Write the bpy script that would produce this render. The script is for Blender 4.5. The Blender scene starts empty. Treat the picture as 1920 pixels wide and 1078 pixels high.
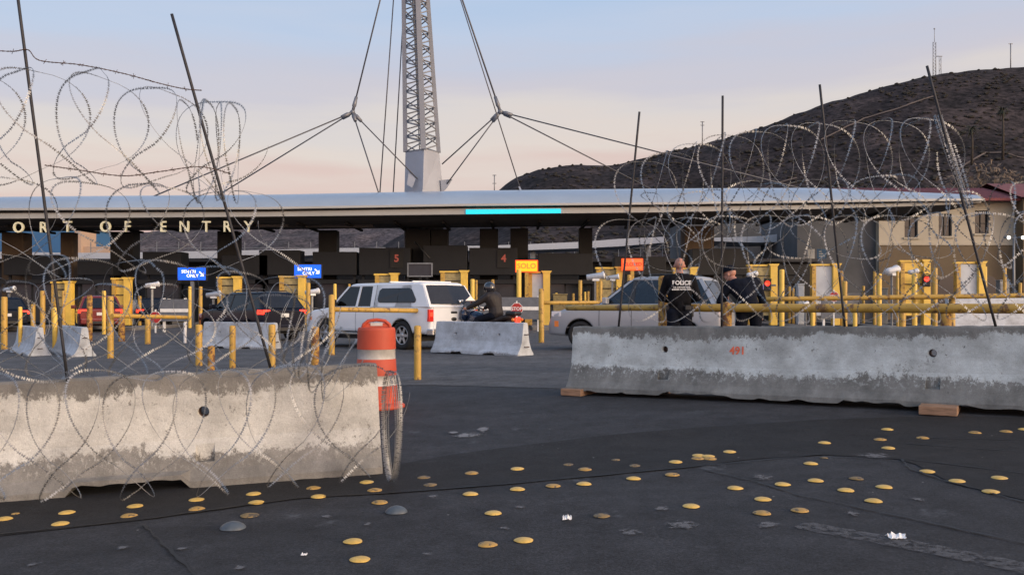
import bpy, bmesh, math, random
from mathutils import Vector, Matrix, noise
from mathutils.geometry import tessellate_polygon
scene = bpy.context.scene
COL = scene.collection
R = math.radians

# ---------------------------------------------------------------- camera, sky, sun, exposure
FOC, CX, HY, CAMZ = 1650.0, 960.0, 569.0, 1.28      # focal length, centre column and horizon row in photo pixels
cd = bpy.data.cameras.new("camera")
cam = bpy.data.objects.new("camera", cd); COL.objects.link(cam)
cam.location = (0, 0, CAMZ); cam.rotation_euler = (R(90), 0, 0)
cd.sensor_width = 36; cd.lens = 36*FOC/1920; cd.shift_y = (HY-539)/1920
cd.clip_start = 0.1; cd.clip_end = 5000
scene.camera = cam
scene.view_settings.view_transform = 'Standard'
scene.view_settings.look = 'None'
scene.view_settings.exposure = 0.0
scene.view_settings.gamma = 1.0
scene.view_settings.use_curve_mapping = False

SUN_DIR = Vector((0.86, -0.50, 0.17)).normalized()
world = bpy.data.worlds.new("World"); scene.world = world
world.use_nodes = True
nt = world.node_tree; N = nt.nodes; Lk = nt.links
N.clear()
def wn(t, **k):
    n = N.new(t)
    for a, b in k.items(): setattr(n, a, b)
    return n
def srgb(r, g, b):
    f = lambda c: (c/255/12.92) if c/255 <= .04045 else ((c/255+.055)/1.055)**2.4
    return (f(r), f(g), f(b), 1)
wo = wn('ShaderNodeOutputWorld'); bg = wn('ShaderNodeBackground'); Lk.new(bg.outputs[0], wo.inputs[0])
tc = wn('ShaderNodeTexCoord'); sep = wn('ShaderNodeSeparateXYZ'); Lk.new(tc.outputs['Generated'], sep.inputs[0])
# streaky thin cloud: noise stretched along the horizon shifts the twilight bands up and down
mp = wn('ShaderNodeMapping'); mp.inputs['Scale'].default_value = (1.6, 1.6, 13); mp.inputs['Rotation'].default_value = (0, R(-7), 0)
Lk.new(tc.outputs['Generated'], mp.inputs[0])
nz = wn('ShaderNodeTexNoise'); nz.inputs['Scale'].default_value = 1.7; nz.inputs['Detail'].default_value = 5; nz.inputs['Roughness'].default_value = .5
Lk.new(mp.outputs[0], nz.inputs['Vector'])
m1 = wn('ShaderNodeMath', operation='SUBTRACT'); Lk.new(nz.outputs[0], m1.inputs[0]); m1.inputs[1].default_value = .5
m2 = wn('ShaderNodeMath', operation='MULTIPLY'); Lk.new(m1.outputs[0], m2.inputs[0]); m2.inputs[1].default_value = .14
m3 = wn('ShaderNodeMath', operation='ADD'); Lk.new(sep.outputs[2], m3.inputs[0]); Lk.new(m2.outputs[0], m3.inputs[1])
# bands sit a little lower towards the right
m4 = wn('ShaderNodeMath', operation='MULTIPLY_ADD'); Lk.new(sep.outputs[0], m4.inputs[0]); m4.inputs[1].default_value = -.035; Lk.new(m3.outputs[0], m4.inputs[2])
ramp = wn('ShaderNodeValToRGB'); Lk.new(m4.outputs[0], ramp.inputs[0])
er = ramp.color_ramp
er.elements[0].position = 0.0; er.elements[0].color = srgb(196, 164, 170)
er.elements[1].position = 1.0; er.elements[1].color = srgb(118, 152, 188)
for p, c in ((.07, (214, 181, 179)), (.12, (225, 196, 190)), (.16, (230, 217, 210)), (.19, (224, 216, 214)), (.22, (210, 206, 216)),
             (.26, (203, 205, 221)), (.30, (194, 208, 232)), (.35, (182, 204, 234)), (.55, (150, 178, 218))):
    e = er.elements.new(p); e.color = srgb(*c)
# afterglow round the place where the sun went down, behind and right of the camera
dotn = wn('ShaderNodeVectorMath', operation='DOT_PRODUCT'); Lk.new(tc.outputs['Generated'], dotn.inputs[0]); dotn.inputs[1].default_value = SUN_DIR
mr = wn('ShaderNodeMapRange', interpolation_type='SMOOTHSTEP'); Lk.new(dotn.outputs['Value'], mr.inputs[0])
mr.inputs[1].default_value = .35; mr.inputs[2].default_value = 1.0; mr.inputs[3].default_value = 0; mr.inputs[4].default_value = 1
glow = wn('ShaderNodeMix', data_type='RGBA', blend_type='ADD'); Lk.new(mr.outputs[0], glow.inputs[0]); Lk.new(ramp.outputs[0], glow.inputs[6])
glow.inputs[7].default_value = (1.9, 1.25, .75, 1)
sky = wn('ShaderNodeTexSky', sky_type='NISHITA'); sky.sun_disc = False
sky.sun_elevation = R(4); sky.sun_rotation = math.atan2(SUN_DIR.x, SUN_DIR.y); sky.dust_density = 2.0
nm = wn('ShaderNodeMix', data_type='RGBA', blend_type='ADD'); nm.inputs[0].default_value = .025
Lk.new(glow.outputs[2], nm.inputs[6]); Lk.new(sky.outputs[0], nm.inputs[7])
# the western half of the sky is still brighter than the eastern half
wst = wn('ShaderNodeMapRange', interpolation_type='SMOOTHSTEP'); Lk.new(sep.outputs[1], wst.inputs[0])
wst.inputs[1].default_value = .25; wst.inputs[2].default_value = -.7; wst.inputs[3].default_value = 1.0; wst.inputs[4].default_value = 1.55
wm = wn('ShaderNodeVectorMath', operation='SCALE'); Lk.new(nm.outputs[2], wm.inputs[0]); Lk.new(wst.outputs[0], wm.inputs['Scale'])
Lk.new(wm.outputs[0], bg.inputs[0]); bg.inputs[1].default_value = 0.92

sd = bpy.data.lights.new("sun", 'SUN'); sd.energy = 1.4; sd.angle = R(14); sd.color = (1.0, .83, .60)
sun = bpy.data.objects.new("sun", sd); COL.objects.link(sun)
sun.rotation_euler = SUN_DIR.to_track_quat('Z', 'Y').to_euler()

# ---------------------------------------------------------------- helpers
def smooth(a, b, x):
    t = min(1, max(0, (x-a)/(b-a))); return t*t*(3-2*t)
def lerp(a, b, t): return a+(b-a)*t
def interp(xs, ys, x):
    if x <= xs[0]: return ys[0]
    for i in range(len(xs)-1):
        if x <= xs[i+1]: return lerp(ys[i], ys[i+1], (x-xs[i])/(xs[i+1]-xs[i]))
    return ys[-1]
def G(X, Y):                                  # height of the paved ground: slight crossfall and a low rise
    cross = 0.030*min(max(X, -14), 5)*(1-.55*smooth(11, 20, Y))*(1-smooth(26, 44, Y))
    rise = 0.10*smooth(5.5, 11, Y)*(1-smooth(13, 24, Y))
    return (cross+rise)*smooth(-12, 0, Y)
def W(px, py, Y): return Vector(((px-CX)*Y/FOC, Y, CAMZ-(py-HY)*Y/FOC))
def GP(px, py):                               # the ground point seen at a photo pixel
    z = 0
    for _ in range(40):
        Y = FOC*(CAMZ-z)/(py-HY); X = (px-CX)*Y/FOC; z = lerp(z, G(X, Y), .6)
    return Vector((X, Y, G(X, Y)))
def gx(px, Y):
    X = (px-CX)*Y/FOC; return Vector((X, Y, G(X, Y)))

def tag(o, label=None, cat=None, group=None, kind=None):
    if label: o['label'] = label
    if cat: o['category'] = cat
    if group: o['group'] = group
    if kind: o['kind'] = kind
    return o
def empty(name, loc, rz=0, label=None, cat=None, group=None, kind=None):
    o = bpy.data.objects.new(name, None); COL.objects.link(o); o.location = loc; o.rotation_euler = (0, 0, rz)
    o.empty_display_size = .1
    return tag(o, label, cat, group, kind)

class MB:
    def __init__(s): s.v = []; s.f = []; s.m = []; s.sm = []
    def add(s, vs, fs, mi=0, smooth=False):
        b = len(s.v); s.v += [tuple(p) for p in vs]
        for f in fs: s.f.append(tuple(b+i for i in f)); s.m.append(mi); s.sm.append(smooth)
        return s
    def box(s, c, d, rz=0, mi=0, mat=None):
        hx, hy, hz = d[0]/2, d[1]/2, d[2]/2
        vs = [Vector((x, y, z)) for x in (-hx, hx) for y in (-hy, hy) for z in (-hz, hz)]
        M = mat if mat is not None else Matrix.Rotation(rz, 3, 'Z')
        vs = [M @ p + Vector(c) for p in vs]
        return s.add(vs, [(0,1,3,2),(4,6,7,5),(0,4,5,1),(2,3,7,6),(0,2,6,4),(1,5,7,3)], mi)
    def b2(s, x0, x1, y0, y1, z0, z1, mi=0):
        return s.box(((x0+x1)/2, (y0+y1)/2, (z0+z1)/2), (x1-x0, y1-y0, z1-z0), 0, mi)
    def tube(s, pts, r, n=8, mi=0, closed=False, sm=True, cap=True):
        pts = [Vector(p) for p in pts]; rr = r if isinstance(r, (list, tuple)) else [r]*len(pts)
        k = len(pts); ref = None; rings = []
        for i, p in enumerate(pts):
            a = pts[(i-1) % k] if (closed or i > 0) else p; b = pts[(i+1) % k] if (closed or i < k-1) else p
            t = (b-a)
            if t.length < 1e-9: t = Vector((0, 0, 1))
            t.normalize()
            if ref is None:
                ref = t.orthogonal().normalized()
            ref = (ref - t*ref.dot(t))
            if ref.length < 1e-6: ref = t.orthogonal()
            ref.normalize(); bn = t.cross(ref)
            rings.append([p + (ref*math.cos(2*math.pi*j/n)+bn*math.sin(2*math.pi*j/n))*rr[i] for j in range(n)])
        vs = [q for ring in rings for q in ring]; fs = []
        for i in range(k if closed else k-1):
            for j in range(n):
                a = i*n; b = ((i+1) % k)*n
                fs.append((a+j, a+(j+1) % n, b+(j+1) % n, b+j))
        s.add(vs, fs, mi, sm)
        if cap and not closed:
            b0 = len(s.v)-len(vs)
            s.f.append(tuple(b0+j for j in reversed(range(n)))); s.m.append(mi); s.sm.append(False)
            s.f.append(tuple(b0+(k-1)*n+j for j in range(n))); s.m.append(mi); s.sm.append(False)
        return s
    def cyl(s, a, b, r, r2=None, n=12, mi=0, sm=True): return s.tube([a, b], [r, r if r2 is None else r2], n, mi, False, sm)
    def lathe(s, prof, c=(0, 0, 0), n=24, mi=0, M=None, sm=True):     # prof: (radius, height)
        M = M or Matrix.Identity(3); c = Vector(c)
        vs = []
        for (r, z) in prof:
            for j in range(n):
                a = 2*math.pi*j/n; vs.append(M @ Vector((r*math.cos(a), r*math.sin(a), z)) + c)
        fs = [(i*n+j, i*n+(j+1) % n, (i+1)*n+(j+1) % n, (i+1)*n+j) for i in range(len(prof)-1) for j in range(n)]
        return s.add(vs, fs, mi, sm)
    def rings(s, rings, mi=0, sm=False, capa=True, capb=True):         # loft of closed rings of equal count
        n = len(rings[0]); vs = [p for r in rings for p in r]
        fs = [(i*n+j, i*n+(j+1) % n, (i+1)*n+(j+1) % n, (i+1)*n+j) for i in range(len(rings)-1) for j in range(n)]
        b = len(s.v); s.add(vs, fs, mi, sm)
        if capa: s.f.append(tuple(b+j for j in reversed(range(n)))); s.m.append(mi); s.sm.append(False)
        if capb: s.f.append(tuple(b+(len(rings)-1)*n+j for j in range(n))); s.m.append(mi); s.sm.append(False)
        return s
    def grid(s, rows, mi=0, sm=True):
        n = len(rows[0]); vs = [p for r in rows for p in r]
        return s.add(vs, [(i*n+j, i*n+j+1, (i+1)*n+j+1, (i+1)*n+j) for i in range(len(rows)-1) for j in range(n-1)], mi, sm)
    def slab(s, pts, off, mi=0):                                        # polygon pts extruded by vector off
        pts = [Vector(p) for p in pts]; off = Vector(off); n = len(pts)
        return s.add(pts+[p+off for p in pts], [tuple(reversed(range(n))), tuple(range(n, 2*n))] + [(j, (j+1) % n, n+(j+1) % n, n+j) for j in range(n)], mi)
    def ball(s, c, r, n=10, m=7, mi=0, sc=(1, 1, 1)):
        prof = [(math.sin(math.pi*i/m)*r, -math.cos(math.pi*i/m)*r) for i in range(m+1)]
        prof[0] = (1e-4, -r); prof[-1] = (1e-4, r)
        M = Matrix.Diagonal(sc)
        return s.lathe(prof, c, n, mi, M)
    def build(s, name, mats, parent=None, bevel=0, fixn=False, seg=2):
        me = bpy.data.meshes.new(name); me.from_pydata(s.v, [], s.f)
        if not isinstance(mats, (list, tuple)): mats = [mats]
        for m in mats: me.materials.append(m)
        me.polygons.foreach_set('material_index', s.m); me.polygons.foreach_set('use_smooth', s.sm)
        if fixn:
            bm = bmesh.new(); bm.from_mesh(me); bmesh.ops.remove_doubles(bm, verts=bm.verts, dist=1e-5)
            bmesh.ops.recalc_face_normals(bm, faces=bm.faces); bm.to_mesh(me); bm.free()
        me.update()
        o = bpy.data.objects.new(name, me); COL.objects.link(o)
        if parent is not None: o.parent = parent
        if bevel:
            md = o.modifiers.new("bevel", 'BEVEL'); md.width = bevel; md.segments = seg; md.limit_method = 'ANGLE'; md.angle_limit = R(35)
        return o
def copy_tree(o, parent=None):
    c = o.copy(); COL.objects.link(c)
    if parent is not None: c.parent = parent
    for ch in list(o.children): copy_tree(ch, c)
    return c
def text_mesh(name, txt, size, mat, parent=None, loc=(0, 0, 0), M=None, depth=.004, align='CENTER', bold=0, xs=1.0):
    cu = bpy.data.curves.new(name, 'FONT'); cu.body = txt; cu.size = size; cu.extrude = depth; cu.align_x = align; cu.align_y = 'CENTER'
    cu.offset = bold; cu.resolution_u = 3
    t = bpy.data.objects.new(name, cu); COL.objects.link(t)
    bpy.context.view_layer.update()
    me = bpy.data.meshes.new_from_object(t.evaluated_get(bpy.context.evaluated_depsgraph_get()))
    bpy.data.objects.remove(t); bpy.data.curves.remove(cu)
    me.name = name; me.materials.clear(); me.materials.append(mat)
    me.transform(Matrix.Diagonal((xs, 1, 1, 1)))
    o = bpy.data.objects.new(name, me); COL.objects.link(o)
    if parent is not None: o.parent = parent
    o.matrix_local = Matrix.Translation(loc) @ (M or Matrix.Rotation(R(90), 4, 'X'))
    return o

# ---------------------------------------------------------------- materials
def mat(name, col, rough=.6, metal=0, var=.18, vscale=6, bump=0, bscale=40, emit=0, coat=0, wear=None, wscale=3, wamt=.5, wdetail=8, stretch=(1,1,1), spec=.5, fine=0):
    m = bpy.data.materials.new(name); m.use_nodes = True
    t = m.node_tree; b = t.nodes['Principled BSDF']
    b.inputs['Roughness'].default_value = rough; b.inputs['Metallic'].default_value = metal
    b.inputs['Specular IOR Level'].default_value = spec
    if coat: b.inputs['Coat Weight'].default_value = coat; b.inputs['Coat Roughness'].default_value = .06
    c = tuple(col[:3])+(1,)
    tcn = t.nodes.new('ShaderNodeTexCoord'); mpn = t.nodes.new('ShaderNodeMapping'); mpn.inputs['Scale'].default_value = stretch
    t.links.new(tcn.outputs['Object'], mpn.inputs[0])
    n1 = t.nodes.new('ShaderNodeTexNoise'); n1.inputs['Scale'].default_value = vscale; n1.inputs['Detail'].default_value = 6; n1.inputs['Roughness'].default_value = .6
    t.links.new(mpn.outputs[0], n1.inputs['Vector'])
    rp = t.nodes.new('ShaderNodeValToRGB'); t.links.new(n1.outputs[0], rp.inputs[0])
    rp.color_ramp.elements[0].position = .3; rp.color_ramp.elements[1].position = .72
    rp.color_ramp.elements[0].color = tuple(max(0, x*(1-var)) for x in c[:3])+(1,)
    rp.color_ramp.elements[1].color = tuple(min(1, x*(1+var)) for x in c[:3])+(1,)
    out = rp.outputs[0]
    if fine:
        n3 = t.nodes.new('ShaderNodeTexNoise'); n3.inputs['Scale'].default_value = bscale; n3.inputs['Detail'].default_value = 2
        t.links.new(mpn.outputs[0], n3.inputs['Vector'])
        mr3 = t.nodes.new('ShaderNodeMapRange'); mr3.inputs[1].default_value = .25; mr3.inputs[2].default_value = .75; mr3.inputs[3].default_value = 1-fine; mr3.inputs[4].default_value = 1+fine
        t.links.new(n3.outputs[0], mr3.inputs[0])
        mm = t.nodes.new('ShaderNodeMix'); mm.data_type = 'RGBA'; mm.blend_type = 'MULTIPLY'; mm.inputs[0].default_value = 1
        t.links.new(out, mm.inputs[6]); t.links.new(mr3.outputs[0], mm.inputs[7]); out = mm.outputs[2]
    if wear:
        n2 = t.nodes.new('ShaderNodeTexNoise'); n2.inputs['Scale'].default_value = wscale; n2.inputs['Detail'].default_value = wdetail; n2.inputs['Roughness'].default_value = .7
        t.links.new(mpn.outputs[0], n2.inputs['Vector'])
        th = t.nodes.new('ShaderNodeMapRange'); lo = 1-wamt
        th.inputs[1].default_value = lo; th.inputs[2].default_value = lo+.06
        t.links.new(n2.outputs[0], th.inputs[0])
        mx = t.nodes.new('ShaderNodeMix'); mx.data_type = 'RGBA'; t.links.new(th.outputs[0], mx.inputs[0]); t.links.new(out, mx.inputs[6])
        mx.inputs[7].default_value = tuple(wear[:3])+(1,); out = mx.outputs[2]
    t.links.new(out, b.inputs['Base Color'])
    if bump:
        nb = t.nodes.new('ShaderNodeTexNoise'); nb.inputs['Scale'].default_value = bscale; nb.inputs['Detail'].default_value = 5
        t.links.new(mpn.outputs[0], nb.inputs['Vector'])
        bp = t.nodes.new('ShaderNodeBump'); bp.inputs['Strength'].default_value = bump; bp.inputs['Distance'].default_value = .01
        t.links.new(nb.outputs[0], bp.inputs['Height']); t.links.new(bp.outputs[0], b.inputs['Normal'])
    if emit:
        b.inputs['Emission Color'].default_value = c; b.inputs['Emission Strength'].default_value = emit
    return m
def glassmat(name, tint, tr=.5):
    m = bpy.data.materials.new(name); m.use_nodes = True; t = m.node_tree; t.nodes.clear()
    o = t.nodes.new('ShaderNodeOutputMaterial'); mx = t.nodes.new('ShaderNodeMixShader'); fr = t.nodes.new('ShaderNodeFresnel'); fr.inputs[0].default_value = 1.4
    gl = t.nodes.new('ShaderNodeBsdfGlossy'); gl.inputs['Roughness'].default_value = .04; gl.inputs[0].default_value = (.9, .92, .95, 1)
    tr_ = t.nodes.new('ShaderNodeBsdfTransparent'); tr_.inputs[0].default_value = tuple(tint)+(1,)
    ad = t.nodes.new('ShaderNodeMath'); ad.operation = 'ADD'; ad.inputs[1].default_value = .015; t.links.new(fr.outputs[0], ad.inputs[0])
    t.links.new(ad.outputs[0], mx.inputs[0]); t.links.new(tr_.outputs[0], mx.inputs[1]); t.links.new(gl.outputs[0], mx.inputs[2]); t.links.new(mx.outputs[0], o.inputs[0])
    return m
YEL = (.48, .29, .05)
M = dict(
 yellow=mat('yellow_paint', YEL, .5, var=.15, vscale=4, bump=.2, wear=(.16, .085, .035), wscale=5, wamt=.45),
 yellow_clean=mat('yellow_clean', (.74, .48, .08), .5, var=.12, vscale=3, wear=(.25, .13, .04), wscale=6, wamt=.34),
 yellow_rust=mat('yellow_rust', (.42, .23, .04), .7, var=.3, vscale=7, bump=.3, wear=(.13, .055, .025), wscale=9, wamt=.52),
 khaki=mat('khaki_dimmed_plate', (.34, .27, .12), .7, var=.35, vscale=5, wear=(.12, .09, .05), wscale=7, wamt=.42),
 stud=mat('yellow_ceramic', (.64, .41, .09), .35, var=.2, vscale=30, wear=(.16, .11, .06), wscale=26, wamt=.38),
 studworn=mat('worn_ceramic', (.44, .26, .06), .45, var=.3, vscale=24, wear=(.10, .08, .05), wscale=22, wamt=.46),
 studdirty=mat('dirty_ceramic', (.26, .17, .06), .55, var=.3, vscale=30, wear=(.07, .06, .045), wscale=30, wamt=.5),
 studgrey=mat('grey_dome', (.07, .085, .10), .4, var=.3, vscale=14),
 steel=mat('galvanised_wire', (.32, .33, .34), .5, .9, var=.25, vscale=8),
 rebar=mat('rebar_steel', (.035, .035, .04), .6, .3, var=.3, vscale=20, bump=.3),
 rust=mat('rusty_wire', (.10, .06, .045), .7, .3, var=.3, vscale=12),
 asphalt_dark=None,
 white_paint=mat('white_vehicle_paint', (.72, .74, .76), .3, var=.03, vscale=2, coat=.5),
 silver=mat('silver_vehicle_paint', (.33, .34, .36), .35, .3, var=.04, vscale=2, coat=.5),
 navy=mat('dark_blue_vehicle_paint', (.005, .008, .018), .16, .0, var=.1, vscale=2, spec=.22),
 redcar=mat('dark_red_vehicle_paint', (.16, .012, .012), .3, .2, var=.1, vscale=2, coat=1),
 black=mat('black_plastic', (.012, .012, .013), .55, var=.2, vscale=10),
 rubber=mat('tyre_rubber', (.014, .014, .015), .85, var=.3, vscale=20, bump=.2),
 chrome=mat('bright_metal', (.55, .56, .58), .25, 1.0, var=.1),
 alloy=mat('alloy_wheel', (.42, .43, .45), .35, .7, var=.1),
 tail=mat('tail_lamp_red', (.5, .015, .01), .25, var=.1, emit=.35, coat=1),
 taillit=mat('tail_lamp_lit', (1.0, .035, .015), .3, var=.1, emit=2.4),
 amber=mat('amber_lamp', (.6, .16, .03), .3, var=.1, emit=.25),
 lampwhite=mat('lamp_clear', (.7, .7, .72), .15, .3, var=.05),
 seatcloth=mat('seat_cloth', (.03, .03, .034), .9, var=.2),
 plate=mat('number_plate', (.62, .62, .6), .5, var=.1),
 orange=mat('orange_plastic', (.46, .065, .028), .6, var=.1, vscale=3, wear=(.45, .06, .02), wscale=8, wamt=.35, bump=.05),
 reflect=mat('white_sheeting', (.50, .48, .45), .5, var=.2, vscale=12),
 wood=mat('timber_block', (.30, .18, .11), .85, var=.35, vscale=9, stretch=(1, 1, 6), bump=.4),
 paper=mat('white_litter', (.75, .75, .74), .7, var=.08),
 canopy_top=mat('canopy_membrane', (.27, .34, .43), .38, .0, var=.10, vscale=.25, coat=.3),
 canopy_edge=mat('canopy_fascia', (.42, .42, .40), .5, .2, var=.08, vscale=.4),
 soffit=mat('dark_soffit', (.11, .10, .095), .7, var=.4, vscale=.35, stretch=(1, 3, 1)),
 cyan=mat('cyan_light_strip', (.01, .62, .80), .4, var=.02, emit=.75),
 letters=mat('cream_letters', (.72, .70, .50), .6, var=.04, emit=.03),  # faint emission brightens the painted letters, no lamps in them
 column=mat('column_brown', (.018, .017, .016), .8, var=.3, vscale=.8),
 column_tan_lit=mat('column_tan_lit', (.11, .075, .045), .8, var=.3, vscale=.8),  # warm light on the brown columns put into this paler tone
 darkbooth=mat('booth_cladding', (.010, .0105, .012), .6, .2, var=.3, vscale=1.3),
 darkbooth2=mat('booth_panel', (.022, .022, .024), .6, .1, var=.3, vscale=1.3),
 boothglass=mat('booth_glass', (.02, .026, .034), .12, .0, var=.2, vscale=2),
 greymetal=mat('grey_metal', (.20, .21, .22), .5, .4, var=.2),
 lightgrey=mat('light_grey_panel', (.46, .49, .52), .55, .1, var=.1, vscale=2),
 camwhite=mat('camera_housing', (.62, .64, .66), .45, .1, var=.1, vscale=6),
 gatewhite=mat('gate_white', (.7, .7, .68), .5, var=.1),
 gategrey=mat('gate_grey', (.11, .12, .14), .6, var=.2, vscale=5),
 signred=mat('stop_sign_red', (.36, .02, .018), .5, var=.15),
 blueled=mat('blue_sign_face', (.005, .10, .75), .4, var=.03, emit=1.0),
 whiteled=mat('white_sign_pixels', (.9, .92, 1), .4, var=.02, emit=1.1),
 dullred=mat('dull_red_number', (.30, .06, .04), .5, var=.05, emit=.35),
 amberled=mat('amber_sign_face', (1.0, .40, .01), .4, var=.03, emit=1.0),
 redled=mat('red_sign_glow', (1.0, .085, .01), .4, var=.03, emit=.9),
 orangeled=mat('orange_sign_face', (1.0, .13, .03), .4, var=.03, emit=.85),
 mast=mat('mast_paint', (.25, .26, .28), .5, .15, var=.1, vscale=.6),
 mast_box=mat('mast_base_paint', (.31, .33, .37), .5, .1, var=.12, vscale=.5),
 cable=mat('steel_cable', (.10, .10, .11), .5, .5, var=.1),
 clamp=mat('cable_clamp', (.17, .18, .20), .5, .4, var=.1),
 cream=mat('cream_render', (.42, .37, .28), .85, var=.1, vscale=.4, bump=.1),
 tan=mat('tan_and_shade_render', (.13, .095, .055), .85, var=.15, vscale=.4),
 rooftile=mat('red_roof_tile', (.17, .045, .045), .8, var=.3, vscale=3),
 window=mat('window_glass', (.014, .016, .022), .15, var=.2),
 farroof=mat('far_roof_white', (.40, .43, .48), .6, var=.06),
 blueclad=mat('blue_cladding', (.035, .12, .26), .6, var=.08, vscale=.3),
 paleclad=mat('pale_cladding', (.42, .30, .22), .8, var=.05),
 farwall=mat('grey_far_wall', (.075, .078, .082), .85, var=.3, vscale=.4),
 skin=mat('skin', (.43, .20, .14), .55, var=.1, vscale=12),
 cloth_black=mat('black_cloth', (.006, .006, .008), .9, var=.4, vscale=12, bump=.5, bscale=18, spec=.15),
 cloth_navy=mat('navy_cloth', (.006, .008, .015), .9, var=.4, vscale=12, bump=.5, bscale=18, spec=.15),
 denim=mat('blue_denim', (.03, .06, .13), .85, var=.3, vscale=12),
 leather=mat('brown_black_leather', (.016, .011, .010), .65, var=.3, vscale=9, bump=.3, bscale=20),
 hair=mat('dark_hair', (.015, .012, .01), .8, var=.2),
 patch=mat('shoulder_patch', (.20, .20, .42), .7, var=.4, vscale=40),
 whitetext=mat('white_print', (.72, .72, .72), .7, var=.04),
 spray=mat('orange_spray_paint', (.75, .16, .08), .8, var=.3, vscale=20),
 bluebike=mat('blue_motorcycle_paint', (.008, .022, .06), .25, .3, var=.1, coat=1),
 helmet=mat('helmet_black', (.012, .012, .016), .2, .1, var=.1, coat=1),
 bark=mat('palm_bark', (.05, .04, .03), .9, var=.3),
 frond=mat('palm_frond', (.03, .035, .02), .8, var=.3),
)
glass_clear = glassmat('vehicle_glass', (.42, .46, .48))
glass_dark = glassmat('tinted_glass', (.06, .06, .065))

# ---------------------------------------------------------------- ground
def asphalt(name, col, smears=.5, speck=.35, rough=.78):
    m = bpy.data.materials.new(name); m.use_nodes = True; t = m.node_tree; b = t.nodes['Principled BSDF']
    nd = lambda ty: t.nodes.new(ty)
    tcn = nd('ShaderNodeTexCoord'); V = tcn.outputs['Object']
    def noi(sc, det=5, ro=.6, st=None):
        n = nd('ShaderNodeTexNoise'); n.inputs['Scale'].default_value = sc; n.inputs['Detail'].default_value = det; n.inputs['Roughness'].default_value = ro
        if st:
            mpn = nd('ShaderNodeMapping'); mpn.inputs['Scale'].default_value = st; t.links.new(V, mpn.inputs[0]); t.links.new(mpn.outputs[0], n.inputs['Vector'])
        else: t.links.new(V, n.inputs['Vector'])
        return n.outputs[0]
    def rng(x, a, b_, c, d):
        r = nd('ShaderNodeMapRange'); t.links.new(x, r.inputs[0])
        for i, v in enumerate((a, b_, c, d)): r.inputs[i+1].default_value = v
        return r.outputs[0]
    def mix(f, a, bb, bt='MIX'):
        r = nd('ShaderNodeMix'); r.data_type = 'RGBA'; r.blend_type = bt
        for i, v in ((0, f), (6, a), (7, bb)):
            if isinstance(v, (float, int)): r.inputs[i].default_value = v
            elif isinstance(v, tuple): r.inputs[i].default_value = v
            else: t.links.new(v, r.inputs[i])
        return r.outputs[2]
    c = tuple(col)+(1,)
    big = noi(.35, 6, .65); c1 = mix(rng(big, .3, .7, 0, 1), tuple(x*.78 for x in col)+(1,), tuple(x*1.3 for x in col)+(1,))
    lane = noi(.6, 5, .6, (.25, 1.4, 1)); c1 = mix(rng(lane, .48, .70, 0, .45), c1, tuple(x*1.9 for x in col)+(1,))
    fine = rng(noi(48, 4, .9), .36, .64, 1-speck*1.2, 1+speck*1.6); c2 = mix(1.0, c1, fine, 'MULTIPLY')
    gv = nd('ShaderNodeTexVoronoi'); gv.inputs['Scale'].default_value = 75; t.links.new(V, gv.inputs['Vector'])
    c2 = mix(1.0, c2, rng(gv.outputs['Distance'], .1, .6, 1.35, .8), 'MULTIPLY')
    mid = rng(noi(3.2, 10, .82), .36, .66, .55, 1.55); c2 = mix(1.0, c2, mid, 'MULTIPLY')
    vr = nd('ShaderNodeTexVoronoi'); vr.inputs['Scale'].default_value = 1.7; vr.inputs['Randomness'].default_value = 1
    wv = nd('ShaderNodeVectorMath'); wv.operation = 'MULTIPLY_ADD'; wn_ = nd('ShaderNodeTexNoise'); wn_.inputs['Scale'].default_value = 6; wn_.inputs['Detail'].default_value = 6
    t.links.new(V, wn_.inputs['Vector']); t.links.new(wn_.outputs['Color'], wv.inputs[0]); wv.inputs[1].default_value = (.35, .35, 0); t.links.new(V, wv.inputs[2])
    t.links.new(wv.outputs[0], vr.inputs['Vector'])
    spot = rng(vr.outputs['Distance'], .10, .16, 1, 0)
    brk = rng(noi(14, 6, .7), .45, .62, 0, 1)
    sm = nd('ShaderNodeMath'); sm.operation = 'MULTIPLY'; t.links.new(spot, sm.inputs[0]); t.links.new(brk, sm.inputs[1])
    sm2 = nd('ShaderNodeMath'); sm2.operation = 'MULTIPLY'; t.links.new(sm.outputs[0], sm2.inputs[0]); sm2.inputs[1].default_value = smears
    c3 = mix(sm2.outputs[0], c2, (.13, .14, .155, 1))
    # small pale chips
    vc = nd('ShaderNodeTexVoronoi'); vc.inputs['Scale'].default_value = 3.2; t.links.new(V, vc.inputs['Vector'])
    chip = rng(vc.outputs['Distance'], .018, .03, .8, 0)
    c4 = mix(chip, c3, (.3, .3, .3, 1))
    t.links.new(c4, b.inputs['Base Color'])
    t.links.new(rng(big, .3, .7, rough-.1, rough+.1), b.inputs['Roughness']); b.inputs['Specular IOR Level'].default_value = .35
    bp = nd('ShaderNodeBump'); bp.inputs['Strength'].default_value = .9; bp.inputs['Distance'].default_value = .012
    t.links.new(noi(55, 5, .85), bp.inputs['Height']); t.links.new(bp.outputs[0], b.inputs['Normal'])
    return m
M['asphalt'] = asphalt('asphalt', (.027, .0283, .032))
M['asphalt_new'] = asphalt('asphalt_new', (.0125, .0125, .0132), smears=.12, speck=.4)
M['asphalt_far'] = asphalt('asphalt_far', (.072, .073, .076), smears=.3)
M['tar'] = mat('tar_seam', (.008, .008, .009), .6, var=.3, vscale=10)
M['concrete'] = mat('island_concrete', (.17, .165, .16), .85, var=.25, vscale=1.5, bump=.3)

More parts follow.
